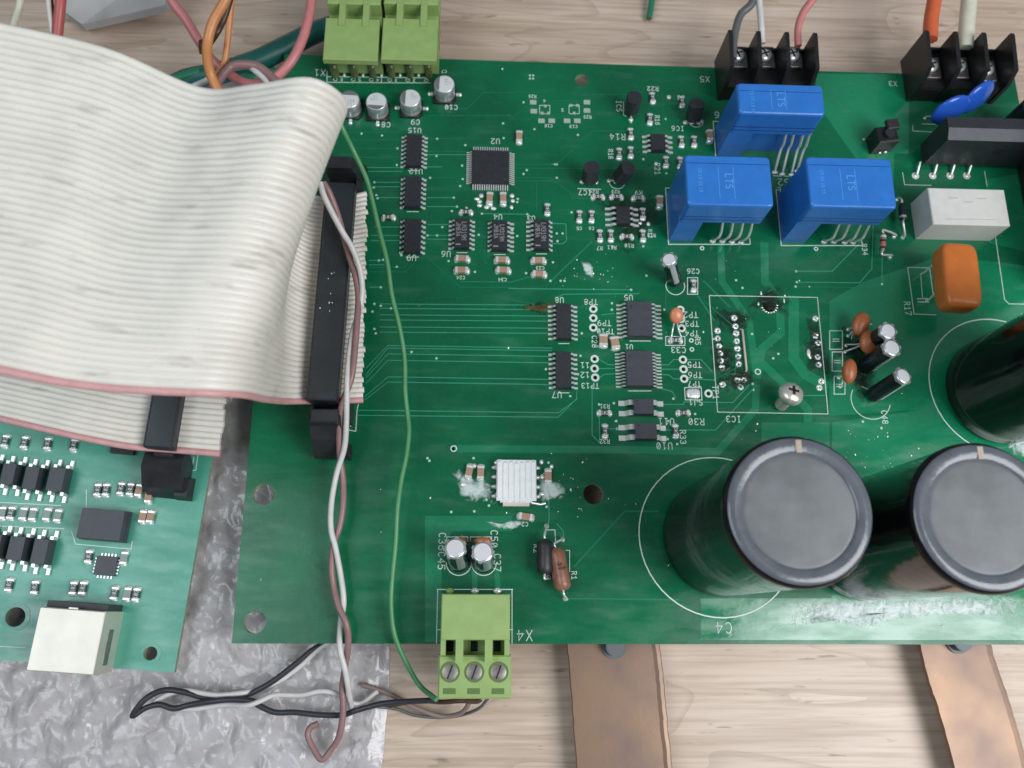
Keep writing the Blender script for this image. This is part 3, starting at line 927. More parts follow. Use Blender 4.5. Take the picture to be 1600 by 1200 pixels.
def chip_comp(fr, brd, x, y, kind, o='v', L=.24, Wd=.135, h=None, rot=0, name=None, label=None, z=0.0):
    """small two-terminal part: tan capacitor, dark resistor or green-grey piece"""
    h = h or (.11 if kind == 'tan' else .07)
    name = name or ('capacitor' if kind == 'tan' else 'resistor')
    bm_ = cached(('cb', kind, L, Wd, h), lambda: MB().box((0, 0, h / 2 + .006), (L * .62, Wd * .93, h * .96)).mesh(name, M[{'tan': 'tan', 'res': 'resb', 'pale': 'pale'}[kind]]))
    def term():
        m = MB()
        for sgn in (-1, 1):
            m.box((sgn * L * .39, 0, h / 2 + .008), (L * .24, Wd, h), bev=.012)
            m.ell((sgn * L * .50, 0, .0), (L * .20, Wd * .62, h * .75), 10, 5)
        return m.mesh('terminals', M['solder'])
    tm_ = cached(('ct', L, Wd, h), term)
    p = fr.at(x, y, 0)
    a = (R(90) if o == 'v' else 0) + R(rot + random.uniform(-3, 3))
    b = link(name, bm_, brd, (p.x, p.y, z), a, label=label)
    link('terminals', tm_, b, kind='stuff')
    if kind == 'res':
        def mk():
            m = MB()
            text(m, '102', (0, 0), Wd * .5, 0, h + .0065, w=.010, cond=.9)
            return m.mesh('marking', M['silk'])
        link('marking', cached(('cm', L, Wd, h), mk), b)
    return b

for x, y, o in ((811, 216, 'v'), (765, 312, 'v'), (786, 312, 'v'), (722, 406, 'h'), (721, 424, 'h'), (784, 408, 'h'), (786, 424, 'h'),
                (841, 409, 'h'), (842, 430, 'h'), (856, 745, 'v'), (821, 808, 'h'), (1030, 317, 'v'), (1108, 214, 'v'), (733, 738, 'v'), (751, 739, 'v')):
    chip_comp(MAIN, BOARD, x, y, 'tan', o, L=.30, Wd=.155, rot={733: -12, 821: -6}.get(x, 0))
chip_comp(MAIN, BOARD, 942, 533, 'tan', 'v', L=.28, Wd=.2, label='tan capacitor, left one of the touching pair')
chip_comp(MAIN, BOARD, 960, 537, 'tan', 'v', L=.28, Wd=.2, label='tan capacitor soldered askew against the wide grey chip', rot=8)
for x, y, o in ((607, 341, 'h'), (728, 333, 'h'), (855, 328, 'v'), (1019, 154, 'v'), (1015, 187, 'v'), (985, 210, 'v'), (985, 239, 'v'), (967, 241, 'v'),
                (1040, 254, 'v'), (1062, 255, 'v'), (1064, 222, 'v'), (1084, 222, 'v'), (1065, 160, 'v'), (934, 309, 'h'), (963, 309, 'h'), (997, 311, 'h'),
                (905, 339, 'v'), (924, 339, 'v'), (1004, 335, 'v'), (937, 369, 'v'), (954, 369, 'v'), (979, 371, 'h'), (1004, 369, 'v'), (944, 646, 'h'),
                (945, 674, 'v'), (1067, 646, 'h'), (1055, 674, 'v'), (1083, 447, 'v'), (1055, 533, 'h')):
    chip_comp(MAIN, BOARD, x, y, 'res', o, L=.27, Wd=.14)
# tiny solder dabs and stray pads round the dense area
def dabs():
    m = MB()
    for x, y in ((752, 306), (749, 315), (745, 311), (800, 306), (801, 314), (799, 324), (760, 324), (771, 326), (749, 321), (776, 723), (778, 745), (778, 772), (846, 722), (848, 745), (846, 772),
                 (741, 728), (862, 729), (1000, 349), (1013, 350), (990, 352), (1045, 152), (1025, 256), (1096, 190), (724, 757)):
        c = bp(x, y)
        m.ell((*c, .004), (.05 + random.random() * .03, .04 + random.random() * .03, .03), 8, 5)
    part('solder_dabs', m, M['solder'], BOARD, kind='stuff')
dabs()

# solder bridge pad
def bridge():
    c, w, l = rect(MAIN, 1070, 606, 1096, 625, 0)
    m = MB().strip([(-w / 2, -l / 2), (w / 2, -l / 2), (w / 2, l / 2), (-w / 2, l / 2)], .018, .006, closed=True)
    o = part('solder_bridge', MB().ell((0, 0, .0), (w * .42, l * .40, .05), 20, 8, pw=.55), M['solder'], BOARD, loc=(c.x, c.y, .004))
    part('outline', m, M['silk'], o)
bridge()

def flux_and_glare():
    m = MB()
    rims = []
    def patch(pts, z=.0095, n=8):
        P = [Vector(bp(*p)) for p in pts]
        c = sum(P, Vector((0, 0))) / len(P)
        ring_ = smooth_path([(p.x, p.y, 0) for p in P + [P[0]]], 5)[:-1]
        k = len(ring_)
        vs, base = [], len(m.v)
        for j in range(n + 1):
            f = 1 - j / n
            for q in ring_:
                vs.append((c.x + (q.x - c.x) * f, c.y + (q.y - c.y) * f, z + .012 * min(1, (1 - f) * 4) * (j > 0)))
                rims.append(min(1.0, (1 - f) * 1.6))
        fs = [(j * k + i, j * k + (i + 1) % k, (j + 1) * k + (i + 1) % k, (j + 1) * k + i) for j in range(n) for i in range(k)]
        m.add(vs, fs, True)
    patch([(706, 745), (715, 735), (735, 752), (760, 757), (775, 772), (765, 786), (745, 774), (722, 772)])
    patch([(750, 812), (775, 818), (800, 812), (822, 814), (820, 824), (790, 830), (765, 826)])
    patch([(780, 818), (822, 812), (815, 826), (790, 828)], z=.012)
    patch([(1180, 938), (1300, 932), (1420, 932), (1660, 930), (1660, 960), (1500, 962), (1400, 975), (1375, 985), (1330, 970), (1250, 962), (1190, 985)])  # residue along the edge, its pale tint also painting in the glare
    patch([(1240, 940), (1340, 936), (1380, 950), (1370, 985), (1330, 985), (1260, 960)], z=.013)
    patch([(1560, 682), (1640, 680), (1640, 715), (1575, 712)])  # pale patch painted where the board mirrors the window
    patch([(905, 405), (925, 412), (932, 440), (912, 430)])
    patch([(700, 735), (720, 728), (745, 745), (770, 752), (782, 790), (750, 790), (716, 780)], z=.011)
    patch([(838, 735), (875, 750), (890, 775), (850, 790), (838, 765)], z=.0112)
    o = part('flux_and_glare', m, M['flux'], BOARD, kind='stuff')
    at_ = o.data.attributes.new('rim', 'FLOAT', 'POINT')
    at_.data.foreach_set('value', rims)
flux_and_glare()

def burn():
    m = MB(); rims = []
    for i, (cx, cy, rx, ry) in enumerate(((1145, 500, 40, 26), (1130, 560, 26, 40), (1155, 590, 34, 24), (1275, 545, 22, 60), (1203, 470, 38, 26), (838, 481, 26, 12), (1340, 560, 40, 70), (985, 340, 60, 60))):
        z = .0068 + i * .00025
        n, k = 7, 30
        c = bp(cx, cy); s = .0150
        vs = []
        for j in range(n + 1):
            f = 1 - j / n
            for q in range(k):
                a = 2 * math.pi * q / k
                g = 1 + .22 * math.sin(3 * a + i) + .12 * math.sin(7 * a + 2 * i)
                vs.append((c[0] + rx * s * f * g * math.cos(a), c[1] + ry * s * f * g * math.sin(a), z))
                rims.append(min(1, (1 - f) * 1.5))
        m.add(vs, [(j * k + q, j * k + (q + 1) % k, (j + 1) * k + (q + 1) % k, (j + 1) * k + q) for j in range(n) for q in range(k)], True)
    o = part('burn_stain', m, M['burn'], BOARD, kind='stuff')
    o.data.attributes.new('rim', 'FLOAT', 'POINT').data.foreach_set('value', rims)
M['burn'] = residue_mat()
M['burn'].name = 'burnt_flux'
for _n in M['burn'].node_tree.nodes:
    if _n.type == 'MAP_RANGE': _n.inputs[1].default_value = 0.62; _n.inputs[2].default_value = 1.15; _n.inputs[4].default_value = 0.85
M['burn'].node_tree.nodes['Principled BSDF'].inputs['Base Color'].default_value = (0.010, 0.022, 0.012, 1)
burn()
# scorched track beside U8
M['scorch'] = mat('scorched_gold', (0.20, 0.11, 0.03), 0.4)
def scorch():
    m = MB()
    for k in range(7):
        x0, y0 = 822 + random.uniform(-3, 3), 481 + random.uniform(-3, 3)
        m.tube([(*bp(x0, y0), .012), (*bp(845, 478 + k * 1.6), .03), (*bp(868, 472 + k * 2.6), .025)], .005, 5)
    part('scorched_strands', m, M['scorch'], BOARD, kind='stuff')
scorch()

# joints of the missing module
M['link'] = mat('tinned_copper_strip', (0.62, 0.47, 0.42), 0.4)
def joints():
    for i, (x, y) in enumerate([(1121, 517), (1121, 529), (1123, 541), (1125, 552), (1126, 564), (1128, 575), (1129, 601), (1147, 497), (1149, 510), (1150, 521), (1151, 533), (1152, 545),
                 (1153, 557), (1154, 569), (1152, 594), (1162, 594), (1157, 605), (1274, 498), (1274, 525), (1278, 536), (1277, 558), (1279, 570), (1283, 596), (1280, 606)]):
        m = MB()
        ring(m, (0, 0), .03, .075, .001, 12, .006)
        for k in range(5):
            a = random.random() * 6.28
            m.ell((.045 * math.cos(a), .045 * math.sin(a), .01), (.02 + .03 * random.random(), .02 + .02 * random.random(), .012 + .02 * random.random()), 7, 4)
        part('solder_joint', m, M['solder'], BOARD, loc=(*bp(x, y), 0))
    m = MB().ell((0, 0, .01), (.05, .11, .035), 10, 6).ell((.03, -.10, .008), (.035, .05, .02), 8, 4)
    part('solder_blob', m, M['solder'], BOARD, loc=(*bp(1263, 552), 0))
    m = MB()
    a, b = at(1160, 515, .06), at(1166.5, 578, .06)
    m.tube([a + Vector((-.03, .02, -.05)), a, b, b + Vector((0, -.01, -.05))], .026, 8)
    part('wire_link', m, M['link'], BOARD)
    m = MB()
    for x, y, ry in ((1189, 458, .06), (1185, 475, .05), (1225, 470, .07), (1226, 462, .03)):
        m.ell((*bp(x, y), .006), (.025, ry, .015), 8, 5)
    part('solder_streaks', m, M['solder'], BOARD, kind='stuff')
    m = MB()
    for i in range(150):
        x, y = random.choice([(random.gauss(1350, 45), random.gauss(700, 22)), (random.gauss(920, 25), random.gauss(428, 16)), (random.uniform(590, 1100), random.uniform(680, 900)),
                              (random.gauss(890, 20), random.gauss(760, 20)), (random.gauss(1150, 60), random.gauss(540, 60)), (random.uniform(400, 1600), random.uniform(400, 1000)), (random.gauss(1370, 60), random.gauss(950, 14))])
        if y > 998: continue
        p = at(x, y)
        if not (BX0 < p.x < BX1 - .1 and BY0 < p.y < BY1): continue
        r = .008 + .018 * random.random() ** 2
        m.ell((p.x, p.y, .004), (r, r * (.6 + random.random()), r * .5), 6, 4)
    part('solder_specks', m, M['solder'], BOARD, kind='stuff')
joints()

# ---------------------------------------------------------------- taller parts on the large board
def blue_block(tl, br, base_bl, base_br, pads, label):
    """current sensor: box with a notch at the foot of its front, four bent pins"""
    H = 1.85
    a = at(*base_bl); b = at(*base_br)
    x0, x1 = a.x + .02, b.x - .05
    yf = (a.y + b.y) / 2 + .05
    yb = at((tl[0] + br[0]) / 2, tl[1], H).y
    w, l = x1 - x0, yb - yf
    cx, cy = (x0 + x1) / 2, (yf + yb) / 2
    m = MB()
    zc = 1.02
    # upper box, rounded corners
    def rr(w_, l_, r, z, n=4):
        pts = []
        for sx, sy, a0 in ((1, 1, 0), (-1, 1, 90), (-1, -1, 180), (1, -1, 270)):
            for k in range(n + 1):
                t = R(a0 + 90 * k / n)
                pts.append((sx * (w_ / 2 - r) + r * math.cos(t), sy * (l_ / 2 - r) + r * math.sin(t), z))
        return pts
    rings = [rr(w, l, .09, zc), rr(w, l, .09, H - .06), rr(w - .03, l - .03, .09, H - .02), rr(w - .08, l - .08, .09, H)]
    n = len(rings[0])
    vs = [p for r_ in rings for p in r_]
    fs = [(k * n + i, k * n + (i + 1) % n, (k + 1) * n + (i + 1) % n, (k + 1) * n + i) for k in range(3) for i in range(n)]
    fs += [tuple(range(3 * n, 4 * n)), tuple(range(n - 1, -1, -1))]
    m.add(vs, fs)
    # foot: left wall, back block; the pins come down in the open notch
    xn = -w / 2 + .30 * w
    m.box(((-w / 2 + xn) / 2 + .012, 0, zc / 2), (xn + w / 2 - .024, l - .02, zc))
    m.box(((xn + w / 2) / 2, l / 2 - .32, zc / 2), (w / 2 - xn, .62, zc))
    body = part('current_sensor', m, M['blue'], BOARD, loc=(cx, cy, .004), label=label)
    g = MB().box((0, l / 2 - .215, H + .0008), (w - .10, .012, .003))
    part('lid_seam', g, M['blue_in'], body)
    g = MB().box((0, -l / 2 - .002, 1.30), (w * .98, .006, .02)).box((0, -l / 2 - .002, 1.16), (w * .98, .006, .02))
    part('front_grooves', g, M['blue_in'], body)
    # faded print, sideways along the lid
    g = MB()
    text(g, 'LTS', (w * .0, -.02), .16, -90, H + .001, w=.022, cond=.9)
    part('marking', g, M['blue_text'], body)
    for ox in (-.42, .20):
        g = MB().strip([(w * .0 + ox * .55, l * .26), (w * .0 + ox * .55, -l * .36)], .012, H + .001)
        part('printed_line', g, M['blue_text'], body)
    g = MB()
    for k in range(4):
        text(g, '15', (-w * .33, l * .18 - k * .16), .07, -90, H + .001, w=.010)
    part('fine_print', g, M['blue_text'], body, kind='stuff')
    for (px, py) in pads:
        p = at(px, py) - Vector((cx, cy, .004))
        y0 = -l / 2 + .06
        q = MB().tube(smooth_path([(p.x - .02, y0, zc + .1), (p.x - .01, y0 - .01, zc - .1), (p.x + .06, y0 - .04, zc * .55), (p.x + .05, y0 - .10, zc * .36), (p.x, p.y, .02)], 4), .032, 7)
        q.ell((p.x, p.y, .01), (.085, .062, .05), 10, 6)
        part('pin', q, M['tin'], body)
    return body
blue_block((1152, 131), (1285, 207), (1118, 246), (1247, 250), ((1210, 270), (1222, 273), (1236, 274), (1245, 268)), 'blue block nearest the barrier terminals')
blue_block((1075, 243), (1208, 325), (1043, 380), (1172, 382), ((1113, 377), (1128, 377), (1143, 378), (1157, 379)), 'blue block beside the small resistors')
blue_block((1262, 246), (1395, 326), (1219, 382), (1348, 384), ((1287, 378), (1302, 378), (1319, 379), (1332, 379)), 'blue block nearest the white relay')

def barrier(apex, base_back, base_front_y, screws, name_label):
    """black barrier strip: upright fins between screw cells"""
    H = 1.25
    yb = at(*base_back).y
    yf = at(apex[0], base_front_y, 0).y
    fx = [at(x, apex[1], H).x for x in (apex[0],) + apex[2:]]
    root = bpy.data.objects.new('barrier_terminal', None); COL.objects.link(root)
    root.parent = BOARD; root.location = ((fx[0] + fx[-1]) / 2, (yb + yf) / 2, 0); root['label'] = name_label
    o = root.location
    for x in fx:
        m = MB().prism([(yf - o.y, 0), (yb - o.y + .02, 0), (yb - o.y, H - .02), (yb - o.y - .10, H), (yf - o.y + .18, H * .93), (yf - o.y, .75)], x - o.x - .05, x - o.x + .05, 'x')
        part('fin', m, M['blk'], root)
    m = MB().box((0, 0, .25), (fx[-1] - fx[0], yb - yf - .06, .5)).box((0, -.45, .50), (fx[-1] - fx[0], .22, .12))
    m.box((0, (yb - yf) / 2 - .06, .55), (fx[-1] - fx[0], .06, .22))
    part('base', m, M['blk'], root)
    for i, (sx, sy) in enumerate(screws):
        p = at(sx, sy, .66) - o
        cell = (fx[i] + fx[i + 1]) / 2 - o.x
        q = MB()
        q.box((cell, p.y - .03, .53), ((fx[1] - fx[0]) * .74, .62, .05), bev=.01)
        q.tube([(cell - .18, p.y - .36, .60), (cell + .18, p.y - .36, .60)], .02, 6)
        part('clamp_plate', q, M['steel'], root)
        c = MB().lathe((cell, p.y, .55), [(.17, 0), (.20, .05), (.17, .10), (.07, .12)], 20)
        h = part('screw', c, M['tin'], root)
        for a in (20, 110):
            part('slot', MB().box((cell, p.y, .665), (.25, .04, .03), R(a)), M['hole'], h)
    return root
barrier((1141, 41, 1185, 1229, 1273), (1115, 97), 158, ((1160, 83), (1204, 83), (1247, 83)), 'black terminal strip with a grey, a white and a red wire')
barrier((1450, 56, 1495, 1539, 1583), (1405, 97), 160, ((1467, 100), (1507, 100), (1551, 105)), 'black terminal strip with an orange and a cream wire')

# ---- tall capacitors
def big_cap(bx, by, label, H=4.7, r=1.27):
    p = at(bx, by)
    m = MB().lathe((0, 0, .03), [(r * .90, 0), (r, .10), (r, .5), (r * .985, H - .35), (r, H - .20), (r, H - .10), (r * .965, H - .02), (r * .93, H)], 72, cap1=False)
    body = part('tall_capacitor', m, M['sleeve'], BOARD, loc=(p.x, p.y, 0), label=label, rz=0)
    m = MB().lathe((0, 0, .03), [(r * .955, H - .012), (r * .93, H + .012), (r * .86, H + .018), (r * .80, H + .004), (r * .755, H - .01), (r * .745, H - .035)], 72, cap0=False, cap1=False)
    rim = part('rim', m, M['caprim'], body)
    m = MB().lathe((0, 0, .03), [(r * .77, H - .04), (r * .74, H - .022), (r * .70, H - .018), (r * .3, H - .014)], 64, cap0=False)
    part('disc', m, M['captop'], body)
    m = MB().box((0.07, r * .845, H + .049), (.10, r * .17, .006))
    part('rim_mark', m, M['tab'], rim)
    return body
big_cap(1123, 839, 'tall black capacitor standing in the C4 circle')
big_cap(1342, 846, 'tall black capacitor at the edge above the second copper strap')
big_cap(1556, 612, 'tall black capacitor with its top out of view')

# ---- small round capacitors
def radial(base, top, zt, r, sleeve, label, dark=True):
    a = at(*base, 0.03); b = at(*top, zt)
    d = (b - a)
    L = d.length
    q = d.to_track_quat('Z', 'Y')
    m = MB().lathe((0, 0, 0), [(r * .9, 0), (r, .05), (r * .93, .10), (r, .16), (r, L - .06), (r * .96, L - .01), (r * .84, L + .004)], 24, cap1=False)
    o = part('round_capacitor', m, M[sleeve], BOARD, loc=a, rz=q.to_euler(), label=label)
    part('top', MB().lathe((0, 0, 0), [(r * .86, L - .004), (r * .80, L + .006)], 24, cap0=False), M['alu_top'], o)
    m = MB().lathe((0, 0, 0), [(r * 1.02, L - .085), (r * 1.03, L - .03), (r * .97, L + .002), (r * .86, L + .007)], 24, cap0=False, cap1=False)
    for k in range(7):
        t = k * .9 + base[0]
        m.box((r * math.cos(t), r * math.sin(t), L - .05), (.05, .07, .07), t)
    part('crimped_collar', m, M['alu'], o)
    # pale polarity stripe down the side that faces the camera's foot
    t0 = math.degrees(math.atan2(*( (q.to_matrix().inverted() @ Vector((.45, -1, 0))).yx )))
    pts = [(r * 1.012 * math.cos(R(t0 + a)), r * 1.012 * math.sin(R(t0 + a))) for a in (-22, -11, 0, 11, 22)]
    m = MB().add([(x, y, z) for z in (.18, L - .08) for x, y in pts], [(k, k + 1, k + 6, k + 5) for k in range(4)], True)
    part('stripe', m, M['alu'], o)
    m = MB().ell((.05, -.10, .0), (.05, .05, .03), 8, 4).ell((-.05, .10, .0), (.05, .05, .03), 8, 4)
    part('solder_joints', m, M['solder'], o, kind='stuff')
    return o
M['sleeve_small'] = mat('black_sleeve', (0.012, 0.014, 0.02), 0.25)
M['sleeve_green'] = mat('dark_teal_sleeve', (0.010, 0.045, 0.035), 0.16)
radial((1055, 440), (1045, 405), 1.05, .165, 'sleeve_small', 'black round capacitor leaning beside C26')
radial((1350, 541), (1388, 517), 1.10, .19, 'sleeve_small', 'upper one of two touching black round capacitors')
radial((1354, 572), (1394, 543), 1.12, .20, 'sleeve_small', 'lower one of two touching black round capacitors')
radial((1364, 618), (1412, 587), 1.02, .19, 'sleeve_small', 'black round capacitor leaning beside C48')
radial((717, 880), (711, 856), .85, .22, 'sleeve_green', 'dark round capacitor marked C45')
radial((756, 881), (754, 862), .85, .22, 'sleeve_green', 'dark round capacitor marked C37')

# ---- aluminium cans near the lime plugs
M['can_mark'] = mat('can_grey_mark', (0.16, 0.16, 0.165), 0.5)
def can(x, y, rot, label):
    """x, y: centre of the top face"""
    H = .44; r = .262
    p = at(x, y, H)
    m = MB().lathe((0, 0, .04), [(r, 0), (r, .07), (r * .95, .11), (r, .15), (r, H - .10), (r * .97, H - .055), (r * .90, H - .04)], 32, cap1=False)
    o = part('metal_can_capacitor', m, M['alu'], BOARD, loc=(p.x, p.y, 0), rz=R(rot), label=label)
    part('top', MB().lathe((0, 0, 0), [(r * .91, H - .002), (r * .86, H + .002)], 32, cap0=False), M['alu_top'], o)
    # black segment on the top
    pts = [(r * .88 * math.cos(R(t)), r * .88 * math.sin(R(t))) for t in range(118, 243, 8)]
    part('polarity_mark', MB().prism(pts, H + .001, H + .008), M['can_mark'], o)
    g = MB()
    text(g, '100', (.05, .05), .07, 90, H + .002, w=.010); text(g, '25', (.14, .03), .06, 90, H + .002, w=.010)
    part('marking', g, M['print_grey'], o)
    s = .285
    part('foot', MB().prism([(-s, -s), (s - .1, -s), (s, -s + .1), (s, s - .1), (s - .1, s), (-s, s)], .0, .05), M['blk'], o)
    for k in (-1, 1):
        part('tab', MB().box((k * (s + .04), 0, .015), (.16, .08, .03), bev=.008).ell((k * (s + .10), 0, .01), (.05, .06, .04), 8, 5), M['solder'], o)
can(694, 131, 0, 'metal can capacitor nearest the edge marked C10')
can(641, 153, 0, 'metal can capacitor marked C9')
can(588, 158, 90, 'metal can capacitor marked C8')
can(545, 155, 270, 'metal can capacitor half under the ribbon cable')

# ---- transistor-like three-legged parts
def to92(base, top, flat_dir, label, H=.62):
    a = at(*base, .0); b = at(*top, H)
    d = b - a
    m = MB()
    r = .20
    ax = d.normalized()
    q = d.to_track_quat('Z', 'Y').to_matrix()
    def prof(k):
        return [(r * math.cos(R(t)) * k, r * math.sin(R(t)) * k) for t in range(-50, 231, 20)]
    P = prof(1)
    e = Matrix.Rotation(R(flat_dir), 2)
    P = [e @ Vector(p) for p in P]
    n = len(P)
    L = d.length
    vs = [q @ Vector((p.x, p.y, L - .46)) for p in P] + [q @ Vector((p.x, p.y, L)) for p in P]
    fs = [tuple(range(n - 1, -1, -1)), tuple(range(n, 2 * n))] + [(i, (i + 1) % n, n + (i + 1) % n, n + i) for i in range(n)]
    m.add(vs, fs)
    o = part('transistor', m, M['ic'], BOARD, loc=a, label=label)
    for k in (-1, 0, 1):
        w = MB()
        s0 = e @ Vector((k * .11, 0)); s1 = e @ Vector((k * .17, -.02))
        w.tube([(s1.x, s1.y, 0), (s1.x, s1.y, .05), q @ Vector((s0.x, s0.y, L - .44))], .022, 6)
        w.ell((s1.x, s1.y, .005), (.07, .06, .035), 9, 5)
        part('leg', w, M['tin'], o)
to92((984, 178), (991, 152), 90, 'three-legged part edge-on beside IC5')
to92((1081, 193), (1089, 162), 180, 'three-legged part beside IC6')
to92((920, 286), (925, 262), 180, 'three-legged part above IC7')
to92((962, 286), (981, 262), 170, 'leaning three-legged part between the resistors')

# ---- disc and film parts
def disc(x, y, z, r, tilt, turn, mt, name, label, th=.085, legs=()):
    c = at(x, y, z)
    M3 = (Matrix.Rotation(R(turn), 3, 'Z') @ Matrix.Rotation(R(tilt), 3, 'X'))
    o = part(name, MB().ell((0, 0, 0), (r[0], r[1], th), 20, 10, M3), M[mt], BOARD, loc=c, label=label)
    for lx, ly in legs:
        b = at(lx, ly, 0) - c
        part('leg', MB().tube(smooth_path([b, b + Vector((0, 0, .08)), b * .5 + Vector((0, 0, -.05)), b * .12]), .018, 6).ell(b + Vector((0, 0, .005)), (.05, .05, .03), 8, 4), M['tin'], o)
    return o
disc(1057, 493, .38, (.165, .19), 25, 10, 'salmon', 'disc_capacitor', 'salmon disc capacitor bent over the TP2 ring', legs=((1048, 528), (1063, 528)))
disc(1345, 506, .50, (.20, .29), 12, -20, 'brown', 'disc_capacitor', 'uppermost of three brown disc capacitors', th=.11, legs=((1325, 515), (1325, 525)))
disc(1357, 534, .56, (.21, .28), 12, -8, 'brown', 'disc_capacitor', 'middle one of three brown disc capacitors', th=.11, legs=((1320, 550), (1322, 540)))
disc(1327, 580, .46, (.17, .29), 12, -6, 'brown', 'disc_capacitor', 'lowest of three brown disc capacitors', th=.13, legs=((1310, 590), (1312, 604)))
disc(718, 846, .22, (.16, .10), 15, 0, 'brown', 'disc_capacitor', 'flat orange disc capacitor peeping out behind C45', th=.07)
disc(754, 846, .24, (.20, .10), 15, 0, 'brown', 'disc_capacitor', 'flat orange disc capacitor peeping out behind C37', th=.07)
disc(1485, 172, .85, (.50, .46), 78, 16, 'bluedisc', 'varistor', 'blue varistor disc beside the black bridge block', th=.13, legs=((1445, 185), (1465, 190)))
disc(1527, 152, .85, (.50, .46), 74, 30, 'bluedisc', 'varistor', 'blue varistor disc against the barrier strip', th=.13, legs=((1500, 175), (1515, 170)))

def film_cap():
    c = at(1494, 435, .95)
    m = MB().ell((0, 0, 0), (.43, .80, .30), 40, 24, Matrix.Rotation(R(-3), 3, 'Z'), pw=.36)
    o = part('film_capacitor', m, M['orange'], BOARD, loc=c, label='large orange film capacitor bent over on its legs')
    for x, y in ((1440, 428), (1447, 470)):
        b = at(x, y, 0) - c
        part('leg', MB().tube(smooth_path([b, b + Vector((0.02, 0, .15)), Vector((-.2, b.y * .9 + .1, -.2)), Vector((-.1, b.y * .8, 0))]), .025, 7), M['tin'], o)
film_cap()

def relay_box():
    H = .82
    a = at(1430, 374); b = at(1546, 374)
    yb = at(1515, 295, H).y
    w, l = b.x - a.x, yb - a.y
    cx, cy = (a.x + b.x) / 2, (a.y + yb) / 2
    m = MB().box((0, 0, H / 2 + .01), (w, l, H), bev=.02)
    o = part('relay', m, M['greybox'], BOARD, loc=(cx, cy, 0), label='grey-white relay box beside the orange capacitor')
    g = MB()
    for k in range(3):
        g.strip([(-.45 + .35 * k, .22 - .10 * (k % 2)), (-.25 + .35 * k, .22 - .10 * (k % 2))], .03, H + .011)
    g.strip([(-.6, -.34), (.6, -.33)], .02, H + .011)
    part('marking', g, M['print_grey'], o)
relay_box()

def bridge_rect():
    H = 1.35
    p0 = at(1437, 262); top = at(1500, 183, H)
    yf = p0.y + .02
    th = max(.42, top.y - yf)
    x0, x1 = p0.x + .03, p0.x + 2.6
    w = x1 - x0
    # outline in y-z: upright slab with bevelled shoulder
    m = MB().prism([(-th / 2, .12), (th / 2, .12), (th / 2, H), (-th * .02, H), (-th / 2, H - .10)], -w / 2, w / 2, 'x')
    o = part('bridge_rectifier', m, M['ic'], BOARD, loc=((x0 + x1) / 2, yf + th / 2, 0), label='upright black rectifier block')
    part('bevel_facing', MB().prism([(-th / 2 - .006, H - .1), (-th / 2, H - .1), (-th * .02, H + .004), (-th * .02 - .004, H + .008)], -w / 2 + .01, w / 2, 'x'), M['ic_grey'], o)  # thin skin over the bevel, lighter grey than the block
    part('mounting_hole', MB().cyl((.25, -th / 2 - .004, .80), (.25, -th / 2 + .06, .80), .14, 18), M['hole'], o)
    for px in (1430, 1457, 1484, 1510):
        p = at(px, 275) - o.location
        g = MB().tube([(p.x, p.y, 0), (p.x + .02, p.y + .02, .06), (p.x + .10, -th / 2 + .06, .14)], .03, 6)
        ring(g, (p.x, p.y), .04, .095, .003, 14, .012)
        g.ell((p.x, p.y, .005), (.06, .05, .03), 8, 5)
        part('pin', g, M['tin'], o)
bridge_rect()

def heatsink():
    # dark edge of a tall block at the board's right side
    a = at(1590, 262, 0); b = at(1594, 455, 0)
    m = MB().box((0, 0, 1.1), (.9, a.y - b.y, 2.2), bev=.03)
    o = part('tall_block', m, M['blk'], BOARD, loc=(a.x + .42, (a.y + b.y) / 2, .01), label='tall black block at the edge of view')
    m = MB().cyl((0, 0, .1), (0, 0, 1.3), .42, 24)
    p = at(1592, 175, 1.0)
    part('drum', m, M['blk'], BOARD, loc=(p.x + .32, p.y - .1, 0), label='black round part behind the rectifier block')
heatsink()

def small_black():
    p = at(1372, 228)
    root = part('trimmer', MB().box((0, 0, .28), (.52, .44, .56), bev=.03), M['blk'], BOARD, loc=(p.x - .02, p.y, 0), rz=R(8), label='small black trimmer between the blue blocks and the rectifier')
    part('lug', MB().box((.14, .20, .62), (.30, .26, .12), bev=.02), M['blk_soft'], root)
    part('knob', MB().cyl((.0, -.04, .56), (.0, -.04, .66), .12, 16), M['blk_soft'], root)
    part('joints', MB().ell((-.05, -.26, .10), (.04, .03, .03), 8, 5).ell((.10, -.25, .10), (.05, .03, .03), 8, 5).ell((-.30, .22, .0), (.04, .04, .02), 8, 5), M['tin'], root, kind='stuff')
small_black()

